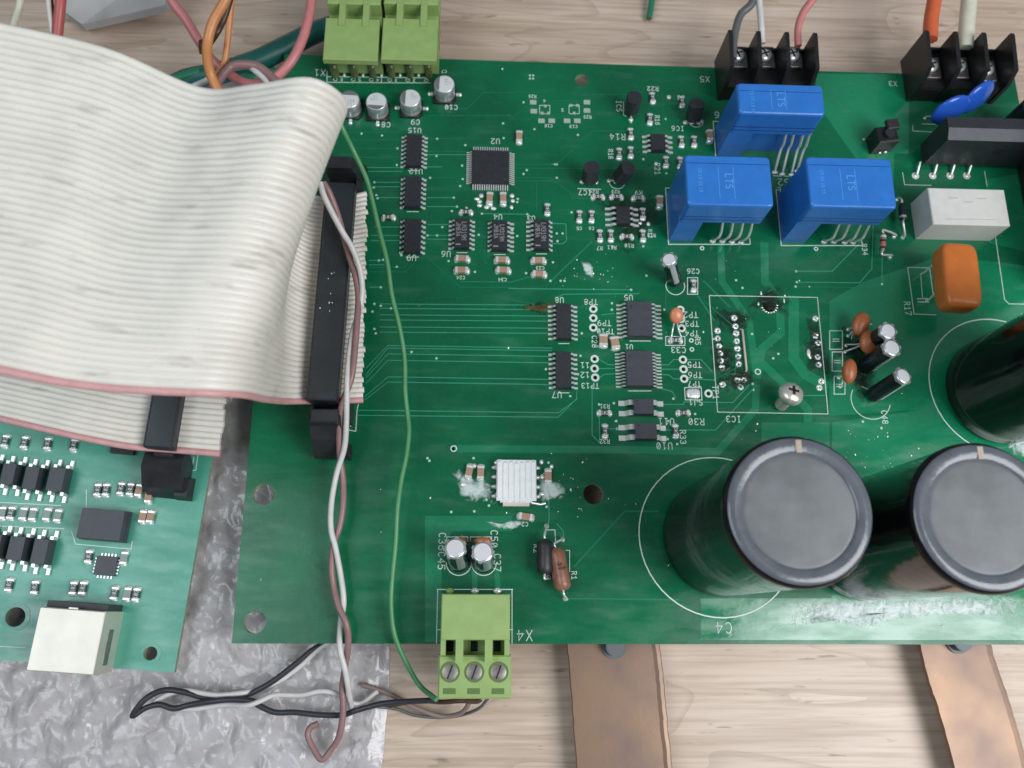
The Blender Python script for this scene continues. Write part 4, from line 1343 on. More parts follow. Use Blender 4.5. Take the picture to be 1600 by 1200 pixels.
def axial(a_px, b_px, z, r, mt, name, label, bands=(), ends=None, shape=1.0):
    a, b = at(*a_px, z), at(*b_px, z)
    d = b - a
    L = d.length
    q = d.to_track_quat('Z', 'Y')
    pr = [(r * .55, 0), (r * .92, .05), (r, .14), (r * shape, L * .5), (r, L - .14), (r * .92, L - .05), (r * .55, L)]
    o = part(name, MB().lathe((0, 0, 0), pr, 20), M[mt], BOARD, loc=a, rz=q.to_euler(), label=label)
    for t, c in bands:
        part('band', MB().lathe((0, 0, 0), [(r * 1.015 * shape, L * t - .03), (r * 1.015 * shape, L * t + .03)], 18, cap0=False, cap1=False), M[c], o)
    if ends:
        inv = (Matrix.Translation(a) @ q.to_matrix().to_4x4()).inverted()
        for (ex, ey), zz_ in zip(ends, (0, L)):
            e = inv @ at(ex, ey, 0.0)
            up = inv @ (at(ex, ey, 0.0) + Vector((0, 0, .12)))
            s0 = Vector((0, 0, zz_)); s1 = Vector((0, 0, zz_ + (.10 if zz_ else -.10)))
            g = MB().tube(smooth_path([s0, s1, up, e], 5), .026, 7).ell(e, (.06, .06, .06), 8, 5)
            part('leg', g, M['tin'], o)
    return o
axial((851, 843), (851, 897), .35, .175, 'blk_soft', 'axial_component', 'fat matt black axial part', ends=((854, 822), (857, 902)))
axial((868, 856), (880, 922), .30, .185, 'res_brown', 'axial_resistor', 'fat brown axial resistor', ends=((879, 843), (883, 935)), shape=.95)
g = MB()
M['print_dark'] = mat('dark_print', (0.10, 0.035, 0.025), 0.6)
_a, _b = at(874, 888, .492), at(874, 860, .492)
text(g, '39K', (_a.x + .02, _a.y), .09, -80, .4935, w=.018); text(g, '5W', (_a.x + .13, _a.y - .02), .07, -80, .475, w=.014)
part('marking', g, M['print_dark'], BOARD)
axial((1380, 365), (1379, 392), .30, .07, 'w_taupe', 'axial_resistor', 'small banded resistor by R34', bands=((.2, 'w_cream'), (.45, 'w_brown'), (.62, 'w_red'), (.85, 'w_brown')), ends=((1396, 370), (1390, 402)))
axial((1409, 318), (1411, 345), .28, .085, 'blk', 'diode', 'black diode with a pale band', bands=((.8, 'alu'),), ends=((1400, 312), (1410, 371)))

# ---- white finned block
def white_block():
    H = .30
    c, w, l = rect(MAIN, 776, 719, 838, 782, H)
    o = part('power_chip', MB().box((0, 0, .10), (w * .80, l * 1.06, .18)), M['white_fin'], BOARD, loc=(c.x, c.y, .01), label='white chip under a ridged white cooling plate')
    part('cooling_plate', MB().box((0, 0, .235), (w, l, .07)), M['white_fin'], o)
    n = 7
    for i in range(n):
        x = -w / 2 + w * (i + .5) / n
        f = MB().box((x, random.uniform(-.02, .02), .285), (w / n * .74, l * 1.02, .045), taper=.85)
        part('fin', f, M['white_fin'], o)
    for sx in (-1, 1):
        for k in range(4):
            f = MB().ell((sx * (w / 2 + .03), l * (.36 - .24 * k), .03), (.09, .05, .05), 9, 5)
            part('solder_joint', f, M['solder'], o)
    part('lead_wire', MB().tube([(w / 2 - .1, -l / 2 - .02, .10), (w / 2 + .10, -l / 2 - .05, .06), (w / 2 + .22, -l / 2 - .02, .04)], .03, 7), M['tin'], o)
    part('foot_strip', MB().box((0, -l / 2 - .06, .10), (w * .68, .10, .12), bev=.01), M['shell'], o)
white_block()

# ---- loose screw
def loose_screw():
    a = at(1221, 632, .12); b = at(1235, 616, .52)
    root = bpy.data.objects.new('machine_screw', None); COL.objects.link(root)
    root.location = a
    root['label'] = 'nickel-plated crosshead screw standing askew near the IC3 outline'; root['category'] = 'screw'
    d = (b - a); L = d.length
    q = d.to_track_quat('Z', 'Y').to_matrix()
    m = MB().lathe((0, 0, 0), [(.13, -.06), (.145, -.03)] + [(.15 if k % 2 else .125, .03 * k) for k in range(int(L / .03))], 20, q)
    part('thread', m, M['nickel'], root)
    m = MB().lathe((0, 0, 0), [(.16, L - .10), (.27, L - .06), (.29, L + .03), (.24, L + .13), (.12, L + .17)], 28, q)
    h = part('head', m, M['nickel'], root)
    for a_ in (15, 105):
        mm = MB(); mm.xf = q.to_4x4(); mm.box((0, 0, L + .155), (.24, .06, .05), R(a_))
        part('cross_recess', mm, M['hole'], h)
loose_screw()

# ---------------------------------------------------------------- plug connectors
def lead_hole_dark(): pass
def plug_x4():
    H = 1.15
    root = bpy.data.objects.new('terminal_plug', None); COL.objects.link(root)
    a = at(690, 928, H); b = at(797, 928, H)
    y1 = a.y; y2 = at(740, 1000, H).y; y3 = at(740, 1024, H - .2).y; y4 = at(740, 1093, H - .2).y
    x0, x1 = a.x, b.x
    cx = (x0 + x1) / 2
    root.location = (cx, (y1 + y4) / 2, .0)
    root['label'] = 'lime green three-way screw plug marked X4 with three screws showing'; root['category'] = 'connector plug'
    o = root.location
    w = x1 - x0
    body = MB()
    # upper block with two ribs, step, lower screw block
    body.box((0, (y1 + y2) / 2 - o.y, H / 2 + .02), (w, y1 - y2, H - .04), bev=.02)
    yl = y3 - o.y; ym = y2 - o.y
    for k, xx in enumerate((-.225, .195)):
        body.box((w * xx, (yl + ym) / 2 - .02, H / 2 + .0), (w * .11, ym - yl + .22, H - .02))
    body.box((-w / 2 + .05, (yl + ym) / 2, H / 2 - .08), (.10, ym - yl, H - .20))
    body.box((w / 2 - .05, (yl + ym) / 2, H / 2 - .08), (.10, ym - yl, H - .20))
    body.box((0, (y3 + y4) / 2 - o.y, H / 2 - .16), (w * 1.06, y3 - y4, H - .30), bev=.03)
    body.box((0, (yl + ym) / 2, .25), (w, ym - yl + .1, .5))
    part('housing', body, M['lime'], root)
    zt = H - .16 - .15 + H / 2 - H / 2
    ztop = (H / 2 - .16) + (H - .30) / 2
    for px in (703, 741, 779):
        p = at(px, 1050, ztop) - o
        f = MB()
        ring(f, (p.x, p.y), .155, .20, ztop - .004, 24, .010)
        hh = part('screw_well', f, M['lime_dark'], root)
        s = MB().lathe((p.x, p.y, ztop), [(.165, .0012), (.15, .006), (.03, .009)], 24)
        part('screw', s, M['steel'], hh)
        part('slot', MB().box((p.x, p.y, ztop + .010), (.28, .03, .004), R(70)), M['hole'], hh)
        p = at(px - 1, 1080, ztop) - o
        part('test_slot', MB().box((p.x, p.y, ztop + .001), (.25, .11, .006)), M['lime_dark'], root)
    for px in (703, 741, 777):
        p = at(px, 1010, .6) - o
        part('latch_recess', MB().box((p.x, p.y, .50), (.17, .24, .06), taper=.7), M['hole'], root)
    # header tabs under the upper edge
    for px in (703, 742, 777):
        p = at(px, 923, .1)
        part('solder_tab', MB().ell((0, 0, .03), (.09, .07, .05), 12, 6), M['lime'] if px == 703 else M['solder'], BOARD, loc=(p.x, p.y, 0))
plug_x4()
def header_base(x0, x1, y0, y1, loc):
    pass

def plug_top(px0, px1, label):
    H = 1.25
    a = at(px0 + 1, 92, H); b = at(px1 - 1, 92, H)
    yf = a.y; ym = at(px0, 27, H).y; yb = at(px0, 5, H).y
    w = b.x - a.x
    cx = (a.x + b.x) / 2
    root = bpy.data.objects.new('terminal_plug', None); COL.objects.link(root)
    root.location = (cx, yf, 0)
    root['label'] = label; root['category'] = 'connector plug'; root['group'] = 'lime plugs at the far edge of the board'
    m = MB()
    m.box((0, (ym - yf) / 2, 1.165), (w - .03, ym - yf, .17), bev=.02)
    m.box((0, (ym - yf) / 2 + .24, .59), (w - .03, ym - yf - .46, .98))
    m.box((0, (yb + ym) / 2 - yf, .42), (w - .03, yb - ym + .2, .86))
    m.box((0, yb - yf + .75, H / 2 + .05), (w - .03, 1.5, H - .05), bev=.03)
    part('housing', m, M['lime'], root)
    for k in (-.19, .24):
        part('rib', MB().box((w * k, (ym - yf + yb - yf) / 2 - .06, H - .10), (w * .115, yb - ym + .34, .26)), M['lime'], root)
    return root
plug_top(502, 592, 'lime green plug at the far edge, the one nearer the ribbon cable')
plug_top(593, 684, 'lime green plug at the far edge, beside the C10 metal can')
def header_x1():
    a = at(507, 110, .5); b = at(683, 112, .5)
    root = bpy.data.objects.new('pin_header', None); COL.objects.link(root)
    root.parent = BOARD; root.location = ((a.x + b.x) / 2, a.y, 0); root['label'] = 'lime green six-pin header'
    o = root.location
    yp = at(600, 96, 0).y - o.y
    part('shroud', MB().box((0, yp + .14, .35), (b.x - a.x, .16, .7)), M['lime'], root)
    for i, px in enumerate((521, 551, 580, 609, 638, 667)):
        t = at(px, 97, .62) - o; u = at(px + 3, 118, .04) - o
        m = MB().tube([(t.x, t.y + .25, .62), (t.x, t.y, .60), (u.x - .02, u.y + .06, .45), (u.x, u.y + .02, .02)], .105, 8)
        part('pin_cover', m, M['lime_pin'], root)
        part('pin', MB().tube([(t.x + .02, t.y - .02, .70), (u.x + .02, u.y + .01, .32), (u.x + .02, u.y - .02, .01)], .035, 6).ell((u.x + .02, u.y + .04, .28), (.035, .03, .02), 8, 5), M['tin'], root)
        if i: part('solder_joint', MB().ell((u.x - .26, u.y + .02, .02), (.04, .07, .04), 8, 5), M['solder'], root)
M['lime_pin'] = mat('yellowed_plastic', (0.13, 0.16, 0.05), 0.22, noise=0.4, nscale=5)
header_x1()

# ---------------------------------------------------------------- ribbon connector header on the large board
def box_header():
    root = bpy.data.objects.new('box_header', None); COL.objects.link(root); root.parent = BOARD
    a = at(517, 600, 0.9); b = at(533, 300, 0.9)
    cx = (a.x + b.x) / 2
    y0, y1 = at(515, 655, .6).y, at(540, 290, .6).y
    root.location = (cx, (y0 + y1) / 2, 0); root['label'] = 'long black box header under the ribbon connector'
    o = root.location
    L = y1 - y0
    m = MB().box((-.36, 0, .46), (.10, L, .92)).box((.36, 0, .46), (.10, L, .92)).box((0, 0, .10), (.72, L, .2))
    part('shroud', m, M['blk_soft'], root)
    for sg in (-1, 1):
        yy = sg * L / 2
        m = MB().prism([(yy, 0), (yy + sg * .74, 0), (yy + sg * .82, .30), (yy + sg * .50, .85), (yy + sg * .10, 1.25), (yy, 1.2)], -.33, .33, 'x')
        l = part('latch', m, M['blk_soft'], root)
        part('latch_hook', MB().box((0, yy + sg * .12, 1.36), (.62, .34, .22), taper=.85, bev=.03), M['blk_soft'], l)
        part('latch_foot', MB().box((.28, yy + sg * .62, .16), (.30, .34, .30), taper=.7), M['blk_soft'], l)
box_header()

# ---------------------------------------------------------------- ribbon cables
def ribbon(name, edge_lo, edge_hi, n, label, pink_first=True, steps=7, ends=None, kk=1.0):
    """edge curves as (px, py, z): lo = the striped edge; conductors run side by side between them"""
    lo = smooth_path([at(*p) for p in edge_lo], steps)
    hi = smooth_path([at(*p) for p in edge_hi], steps)
    N_ = min(len(lo), len(hi))
    root = bpy.data.objects.new(name, None); COL.objects.link(root)
    root.location = lo[0]
    root['label'] = label; root['category'] = 'ribbon cable'
    rows = [[lo[j].lerp(hi[j], i / (n - 1)) for j in range(N_)] for i in range(n)]
    for i in range(n):
        pts = rows[i]
        nb = rows[i + 1] if i < n - 1 else rows[i - 1]
        rr = [(pts[j] - nb[j]).length * .5 * 1.16 for j in range(N_)]
        jit = random.uniform(-.03, .03) if ends is None else random.uniform(-ends, ends)
        P = [p - root.location for p in pts]
        P[0] = P[0] + (P[0] - P[1]).normalized() * jit
        # web between neighbours keeps the cable shut
        m = MB().tube(P, [r * kk for r in rr], 8)
        part('conductor', m, M['pink'] if i == 0 else M['ribbon'], root)
    return root
RIB = ribbon('ribbon_cable',
    [(567, 625, 1.05), (545, 626, 1.08), (512, 627, 1.1), (480, 627, 1.15), (445, 627, 1.8), (415, 624, 3.2), (380, 617, 4.4), (330, 614, 5.0), (250, 611, 5.2), (170, 606, 5.3), (90, 596, 5.5), (0, 578, 5.8), (-120, 555, 6.0)],
    [(573, 303, 1.05), (556, 307, 1.08), (535, 312, 1.1), (480, 305, 1.2), (440, 262, 1.9), (482, 224, 3.6), (522, 200, 5.0), (535, 160, 5.9), (485, 128, 6.5), (400, 138, 6.2), (310, 142, 5.8), (160, 80, 6.2), (-60, 30, 6.8)],
    44, 'wide grey ribbon cable looping high over the long black header', ends=.035)

def idc(parent, fr, pts_lo, pts_hi, z, w, label=None):
    """clamp bar of the cable connector across the ribbon"""
    a, b = at(*pts_lo, z), at(*pts_hi, z)
    d = b - a
    m = MB()
    ang = math.atan2(d.y, d.x) - math.pi / 2
    L = d.length
    c = (a + b) / 2 - parent.location
    q = MB().box((0, 0, 0), (w, L, .34), bev=.03).box((0, 0, -.45), (w * 1.0, L * .99, .36))
    o = part('connector', q, M['bar'], parent, loc=c, rz=ang, label=label)
    e = MB().box((-w * .5 - .003, 0, .04), (.05, L * .985, .22), bev=.015).box((w * .5 + .003, 0, .04), (.05, L * .985, .22), bev=.015)
    part('edge_rail', e, M['blk_soft'], o)
    return o
c1 = idc(RIB, MAIN, (505, 628), (534, 290), 1.42, .60)
s = MB()
for k in range(8):
    s.ell((random.gauss(-.05, .07), random.gauss(-.15, .38), .172), (.008 + .012 * random.random(), .012 + .02 * random.random(), .002), 6, 4)
part('paint_flecks', s, M['silk'], c1, kind='stuff')

# ---------------------------------------------------------------- the small board at the left
ZB = -0.50
o_ = at(272, 1051, ZB); x_ = at(0, 1030, ZB); y_ = at(318, 715, ZB)
ang = math.atan2((o_ - x_).y, (o_ - x_).x)
ex = Vector((math.cos(ang), math.sin(ang), 0)); ey = Vector((-math.sin(ang), math.cos(ang), 0))
tilt = Matrix.Rotation(R(-5), 4, Vector((0, 1, 0)))
LB = Matrix.Translation(o_) @ Matrix(((ex.x, ey.x, 0, 0), (ex.y, ey.y, 0, 0), (0, 0, 1, 0), (0, 0, 0, 1))) @ Matrix.Rotation(R(3.0), 4, 'Y')
FL = Frame(LB)
def small_board():
    cor = [FL.at(*p, 0) for p in ((272, 1051), (318, 715))]
    bw, bl = 10.5, 9.0
    pts = [(-bw, 0), (0, 0), (0, bl), (-bw, bl)]
    hs = [circle(FL.at(235, 1021, 0), .14), circle(FL.at(24, 964, 0), .20)]
    me = sheet_with_holes('small_circuit_board', pts, hs, 0.0, .15, [M['mask_left'], M['fr4']])
    b = link('small_circuit_board', me, None, label='small pale green circuit board lying on the bubble wrap under the ribbon cable', cat='circuit board')
    b.matrix_world = LB
    return b
SB = small_board()
def lp(px, py, h=0.0):
    p = FL.at(px, py, h)
    return p
def left_parts():
    for i, (x, y, r) in enumerate(((235, 1021, .22), (24, 964, .30))):
        m = MB(); ring(m, (0, 0), .15 if i == 0 else .21, r, .002, 24, .006)
        part('screw_pad', m, M['mask_left'], SB, loc=lp(x, y))
    # optocouplers: leads above and below
    for x0, y0, x1, y1 in ((2, 723, 24, 757), (37, 728, 60, 765), (74, 729, 101, 768), (12, 837, 38, 876), (50, 841, 74, 882), (-26, 833, 1, 872), (-36, 719, -12, 753)):
        h = .36
        c = (FL.at(x0, y1, h) + FL.at(x1, y0, h)) / 2
        w = (FL.at(x1, (y0 + y1) / 2, h) - FL.at(x0, (y0 + y1) / 2, h)).length * .98
        l = abs(FL.at(x0, y0, h).y - FL.at(x0, y1, h).y) * 1.0
        m = MB().box((0, 0, .11), (w, l, .2)).box((0, 0, .28), (w, l, .17), taper=.93)
        o = part('optocoupler', m, M['ic_grey'], SB, loc=(c.x, c.y, .01))
        for sx in (-.13, .13):
            for sy in (-1, 1):
                part('lead', MB().box((sx, sy * (l / 2 + .03), .12), (.07, .07, .20)).box((sx, sy * (l / 2 + .12), .03), (.085, .17, .05), bev=.01), M['tin'], o)
    h = .42
    c = (FL.at(122, 843, h) + FL.at(192, 795, h)) / 2
    w = (FL.at(192, 820, h) - FL.at(121, 820, h)).length; l = (FL.at(155, 795, h) - FL.at(155, 843, h)).length
    part('power_module', MB().box((0, 0, .10), (w * 1.02, l * 1.02, .18)).box((0, 0, .29), (w, l, .24), taper=.95), M['ic_grey'], SB, loc=(c.x, c.y, .01), label='large dark rectangular module')
    c = FL.at(165, 884, .1)
    o = part('chip', MB().box((0, 0, .06), (.44, .40, .10), taper=.97), M['ic_grey'], SB, loc=(c.x, c.y, .005))
    g = MB()
    for k in range(4):
        for i in range(5):
            t = k * 90
            v = Vector((.235, (i - 2) * .07)); v.rotate(Matrix.Rotation(R(t), 2))
            g.box((v.x, v.y, .02), (.05, .035, .03), R(t))
    part('leads', g, M['tin'], o, kind='stuff')
    for i, (x, y) in enumerate(((10, 690), (40, 692), (76, 694), (117, 696), (154, 766), (167, 766), (190, 764), (205, 765), (219, 767), (234, 777), (225, 808), (237, 808), (5, 802), (19, 802), (38, 803), (53, 804),
                 (75, 804), (92, 806), (140, 870), (195, 872), (16, 914), (56, 918), (116, 919), (131, 919), (180, 927), (200, 928), (214, 929))):
        kind = 'tan' if i in (8, 9, 10, 11) else ('pale' if i in (12, 14, 15, 16, 17, 19, 25) else 'res')
        chip_comp(FL, SB, x, y, kind, 'v', L=.27, Wd=.15, name='capacitor' if kind == 'tan' else 'resistor')
    mb = MB()
    for pts in (((300, 735), (306, 735), (309, 712)), ((290, 735), (300, 737), (303, 714)), ((0, 1010), (40, 1012)), ((112, 830), (118, 850), (205, 858), (207, 846)), ((135, 765), (135, 792)), ((0, 785), (95, 790)), ((0, 822), (100, 826))):
        mb.strip([(lp(*p).x, lp(*p).y) for p in pts], .018, .004)
    part('silkscreen', mb, M['silk'], SB, kind='stuff')
    # square socket with a bright shell
    H = 1.05
    a = FL.at(60, 949, H); b = FL.at(163, 954, H); c_ = FL.at(147, 1054, H)
    w = (b - a).length; l = (b - c_).length
    ctr = (a + c_) / 2
    m = MB().box((0, 0, H / 2), (w, l, H), bev=.02)
    o = part('square_socket', m, M['shell'], SB, loc=(ctr.x, ctr.y, 0), label='square socket in a bright metal shell')
    part('shell_tab', MB().box((0, l / 2 + .01, H - .04), (.18, .04, .03)), M['shell'], o)
    part('side_spring', MB().box((w / 2 + .006, -.1, H * .5), (.014, .7, .25)), M['steel'], o)
    part('rear_block', MB().box((0, l / 2 + .06, H * .4), (w * .94, .14, H * .8)), M['blk_soft'], o)
    # header latch of the second ribbon
    c_ = FL.at(258, 742, .5)
    m = MB().prism([(-.45, 0), (.32, 0), (.52, .4), (.52, .75), (.1, .85), (-.30, .55)], -.42, .42, 'x')
    l_ = part('box_header', m, M['blk_soft'], SB, loc=(c_.x, c_.y, .01), label='black latch end of the second header')
    part('latch_hook', MB().box((.05, .44, .95), (.40, .26, .22), bev=.03), M['blk_soft'], l_)
    part('latch_foot', MB().box((.36, -.22, .20), (.34, .50, .36), taper=.8), M['blk_soft'], l_)
    part('chip', MB().box((0, 0, .06), (.5, .22, .1)), M['ic'], SB, loc=lp(194, 703))
left_parts()
RIB2 = ribbon('ribbon_cable',
    [(344, 709, .72), (310, 706, .75), (262, 702, .8), (200, 697, 1.0), (130, 684, 1.35), (60, 668, 1.5), (-60, 640, 1.7)],
    [(372, 420, .72), (335, 418, .75), (295, 415, .8), (240, 408, 1.0), (170, 395, 1.35), (80, 380, 1.5), (-60, 360, 1.7)],
    34, 'flat grey ribbon cable with a pink edge, ending on the small pale green board')
idc(RIB2, MAIN, (250, 702), (290, 470), 1.02, .56)

# ---------------------------------------------------------------- bubble wrap
def wrap():
    from mathutils import noise as nz
    rowsL = [(-120, 150), (-120, 400), (-120, 700), (-120, 1000), (-120, 1320)]
    rowsR = [(395, 104), (470, 300), (560, 700), (607, 1000), (583, 1330)]
    L = smooth_path([at(x, y, TZ + .1) for x, y in rowsL], 60)
    Rr = smooth_path([at(x, y, TZ + .1) for x, y in rowsR], 60)
    nr, nc = len(L), 200
    vs = []
    for j in range(nr):
        for i in range(nc):
            p = L[j].lerp(Rr[j], i / (nc - 1))
            q = Vector((p.x * 1.7, p.y * 1.7, 0))
            # rows of half-flattened bubbles under creased film
            d = nz.voronoi(q)[0]
            h = .13 * max(0, 1 - d[0] * 1.15) ** .8 + .09 * nz.noise(q * 1.3) - .06 * abs(nz.noise(q * 2.6)) + .015 * nz.noise(q * 6)
            e = min(i, nc - 1 - i) / 6
            h = max(.0, h + .05) * min(1, e)
            ed = .05 * nz.noise(Vector((0, p.y * 2, 3))) if i == nc - 1 else 0
            vs.append((p.x + ed, p.y, TZ + .02 + h))
    fs = [(j * nc + i, j * nc + i + 1, (j + 1) * nc + i + 1, (j + 1) * nc + i) for j in range(nr - 1) for i in range(nc - 1)]
    m = MB().add(vs, fs, True)
    me = m.mesh('bubble_wrap', M['wrap'])
    link('bubble_wrap', me, None, label='crumpled clear bubble wrap spread under the small pale green board', cat='bubble wrap')
wrap()

# ---------------------------------------------------------------- copper straps with bolts
def strap(name_label, pts, w, z0, z1, bolt, group='copper straps coming out from under the board'):
    """pts: centre line in the picture; rises from z0 to the board"""
    P = smooth_path([at(*p) for p in pts], 8)
    root = bpy.data.objects.new('copper_strap', None); COL.objects.link(root)
    root.location = P[0]; root['label'] = name_label; root['category'] = 'copper strap'; root['group'] = group
    vs, fs = [], []
    n = len(P)
    u0 = None
    for i, p in enumerate(P):
        t = (P[min(i + 1, n - 1)] - P[max(i - 1, 0)]).normalized()
        s_ = Vector((t.y, -t.x, 0)).normalized() * -1
        k = w / 2
        if u0 is None: u0 = [random.uniform(-.008, .008) for _ in range(n)]
        for u, dz in ((-1, .02), (-.985, .045), (-.4, .046), (.4, .047), (.82, .045), (.90, .060), (.975, .050), (1, .01), (1, -.05), (-1, -.05)):
            q = p + s_ * (u * k + (u0[i] if u < 0 else -u0[(i * 7) % n])) + Vector((0, 0, dz))
            vs.append(q - root.location)
    m_ = 10
    for i in range(n - 1):
        for k in range(m_):
            fs.append((i * m_ + k, i * m_ + (k + 1) % m_, (i + 1) * m_ + (k + 1) % m_, (i + 1) * m_ + k))
    fs += [tuple(range(m_)), tuple(range((n - 1) * m_, n * m_))]
    part('strip', MB().add(vs, fs), M['copper'], root)
    c = at(*bolt, -.25) - root.location
    b = part('bolt', MB().cyl(c + Vector((0, 0, -.25)), c + Vector((0, 0, .06)), .21, 20).cyl(c + Vector((0, 0, .05)), c + Vector((0, 0, .07)), .19, 20), M['steel_dk'], root)
    part('washer', MB().cyl(c + Vector((0, 0, -.20)), c + Vector((0, 0, -.16)), .27, 24), M['steel_dk'], root)
    return root
M['steel_dk'] = mat('dark_zinc', (0.11, 0.12, 0.125), 0.5, 0.3)
strap('wide tarnished copper strap below the C4 circle', [(948, 925, -.50), (955, 985, -.50), (962, 1040, -.50), (968, 1110, -.52), (974, 1180, -.55), (990, 1330, -.60)], 2.02, 0, 0, (961, 1010))
strap('mottled copper strap bending away near the frame corner', [(1478, 925, -.50), (1488, 985, -.50), (1500, 1040, -.50), (1520, 1100, -.50), (1540, 1170, -.52), (1580, 1330, -.60)], 1.62, 0, 0, (1503, 1002))

# ---------------------------------------------------------------- wires
def wire(name, pts, r, mt, label, cat='wire', group=None, n=8, k=7, tip=None):
    P = smooth_path([at(*p) for p in pts], k)
    if tip:
        root = bpy.data.objects.new(name, None); COL.objects.link(root)
        root.location = P[0]; root['label'] = label; root['category'] = cat
        if group: root['group'] = group
        part('insulation', MB().tube([p - P[0] for p in P], r, n), M[mt], root)
        part('copper_end', MB().tube([p - P[0] for p in tip(P)], r * .55, 6), M['copper'], root)
        return root
    o = part(name, MB().tube([p - P[0] for p in P], r, n), M[mt], None, loc=P[0], label=label, cat=cat, group=group)
    return o
wire('wire', [(524, 170, 3.0), (535, 200, 2.8), (552, 235, 2.4), (572, 278, 2.1), (582, 315, 1.9), (592, 358, 1.7), (605, 410, 1.5), (612, 460, 1.3), (624, 510, 1.1), (632, 560, .9), (633, 610, .8), (637, 650, .7),
              (639, 675, .7), (635, 712, .7), (627, 750, .7), (621, 795, .7), (618, 850, .6), (613, 900, .5), (611, 945, .4), (616, 990, .3), (632, 1030, .1), (655, 1070, -.1), (682, 1093, .25)],
     .054, 'w_green', 'long thin green wire crossing the board from the ribbon cable to the X4 plug')
wire('wire', [(500, 285, 2.6), (508, 310, 2.5), (532, 357, 2.2), (550, 387, 2.0), (562, 420, 1.8), (566, 455, 1.65), (560, 490, 1.5), (551, 520, 1.5), (545, 560, 1.5), (542, 600, 1.5), (541, 662, 1.1), (538, 700, .8), (526, 740, .6), (518, 785, .55), (517, 825, .55),
              (524, 855, .5), (532, 897, .4), (537, 940, .35), (532, 975, .15), (531, 1012, .2), (540, 1050, .1), (545, 1080, -.2), (548, 1100, -.6), (553, 1112, -.75)],
     .062, 'w_white', 'white wire of the twisted pair lying over the long header')
wire('wire', [(505, 285, 2.4), (514, 300, 2.3), (524, 325, 2.1), (532, 350, 1.9), (547, 405, 1.75), (555, 430, 1.7), (560, 462, 1.6), (558, 500, 1.6), (555, 540, 1.55), (549, 590, 1.5), (533, 637, 1.25), (530, 675, .95), (531, 712, .65), (536, 750, .5), (536, 790, .5), (530, 825, .45),
              (521, 850, .4), (518, 887, .4), (521, 915, .35), (528, 945, .4), (541, 975, .4), (544, 1005, .2), (538, 1050, -.2), (535, 1075, -.3), (536, 1112, -.4), (530, 1150, -.5), (517, 1172, -.6), (503, 1187, -.6), (491, 1172, -.6), (481, 1150, -.6), (485, 1137, -.6), (497, 1131, -.6)],
     .068, 'w_mauve', 'mauve wire of the twisted pair, its end curled in a loop on the bubble wrap')
wire('wire', [(575, 985, -.75), (540, 990, -.7), (494, 1012, -.65), (465, 1035, -.62), (430, 1062, -.6), (405, 1077, -.6), (378, 1088, -.6), (350, 1087, -.6), (320, 1090, -.55), (290, 1082, -.5), (262, 1078, -.5), (240, 1084, -.45), (222, 1097, -.4), (207, 1119, -.45),
              (228, 1106, -.5), (250, 1101, -.5), (272, 1107, -.5), (298, 1101, -.5), (330, 1096, -.42), (360, 1093, -.42), (392, 1095, -.45), (406, 1103, -.5), (430, 1113, -.5), (460, 1113, -.5), (500, 1117, -.6), (535, 1117, -.65), (560, 1109, -.6), (600, 1099, -.5), (640, 1096, -.3), (684, 1094, 0)],
     .062, 'w_black', 'black wire folded back on the bubble wrap and running into the X4 plug')
wire('wire', [(575, 980, -.75), (545, 985, -.7), (503, 1010, -.65), (470, 1040, -.65), (436, 1064, -.66), (400, 1078, -.66), (375, 1083, -.52), (345, 1086, -.5), (322, 1084, -.5), (290, 1079, -.55), (262, 1085, -.6), (240, 1100, -.6), (268, 1104, -.6), (300, 1108, -.6), (350, 1101, -.6), (385, 1102, -.42), (405, 1096, -.40), (430, 1086, -.45),
              (470, 1086, -.5), (500, 1080, -.5), (525, 1084, -.55), (560, 1100, -.7), (590, 1080, -.8)],
     .055, 'w_white', 'white wire twisted with the black one on the bubble wrap')
wire('wire', [(565, 1070, -.8), (590, 1077, -.8), (620, 1090, -.8), (650, 1106, -.8), (690, 1119, -.75), (720, 1114, -.5), (733, 1098, -.1), (735, 1085, .1)], .05, 'w_taupe', 'brownish wire sagging to the middle of the X4 plug')
wire('wire', [(590, 1104, -.7), (620, 1108, -.8), (650, 1118, -.85), (690, 1121, -.85), (722, 1117, -.7), (748, 1107, -.3), (762, 1092, .1)], .035, 'w_grey', 'thin grey wire running to the last way of the X4 plug')
wire('wire', [(608, 1103, -.66), (650, 1095, -.42), (690, 1097, -.1), (720, 1095, .1), (744, 1096, .1), (752, 1092, .1)], .05, 'w_brown', 'dark brown wire tucked in along the foot of the X4 plug')
# by the barrier strips
wire('wire', [(1190, -40, 1.2), (1176, 3, 1.0), (1158, 22, .9), (1150, 45, .85), (1146, 70, .85), (1145, 92, .8)], .10, 'w_grey', 'dark grey wire in the first cell of the X5 terminal strip')
wire('wire', [(1184, -40, 1.2), (1186, 0, 1.0), (1189, 35, .95), (1191, 68, .8)], .085, 'w_white', 'white wire in the second cell of the X5 terminal strip')
wire('wire', [(1300, -40, 1.3), (1268, 2, 1.1), (1254, 22, 1.0), (1247, 45, .9), (1247, 72, .8)], .095, 'w_pink', 'pinkish red wire in the last cell of the X5 terminal strip')
wire('wire', [(1466, -40, 1.2), (1460, 0, 1.0), (1455, 30, .9), (1453, 62, .85)], .19, 'w_ored', 'thick orange-red wire entering the X3 terminal strip')
wire('wire', [(1518, -40, 1.2), (1514, 0, 1.0), (1511, 35, .9), (1508, 75, .75)], .20, 'w_cream', 'thick cream wire entering the X3 terminal strip')
wire('wire', [(1024, -50, -.8), (1020, -10, -.8), (1017, 12, -.85), (1014, 29, -.9)], .085, 'w_dkgreen', 'short cut green wire end lying on the wood',
     tip=lambda P: [P[-1], P[-1] + (P[-1] - P[-2]).normalized() * .05])
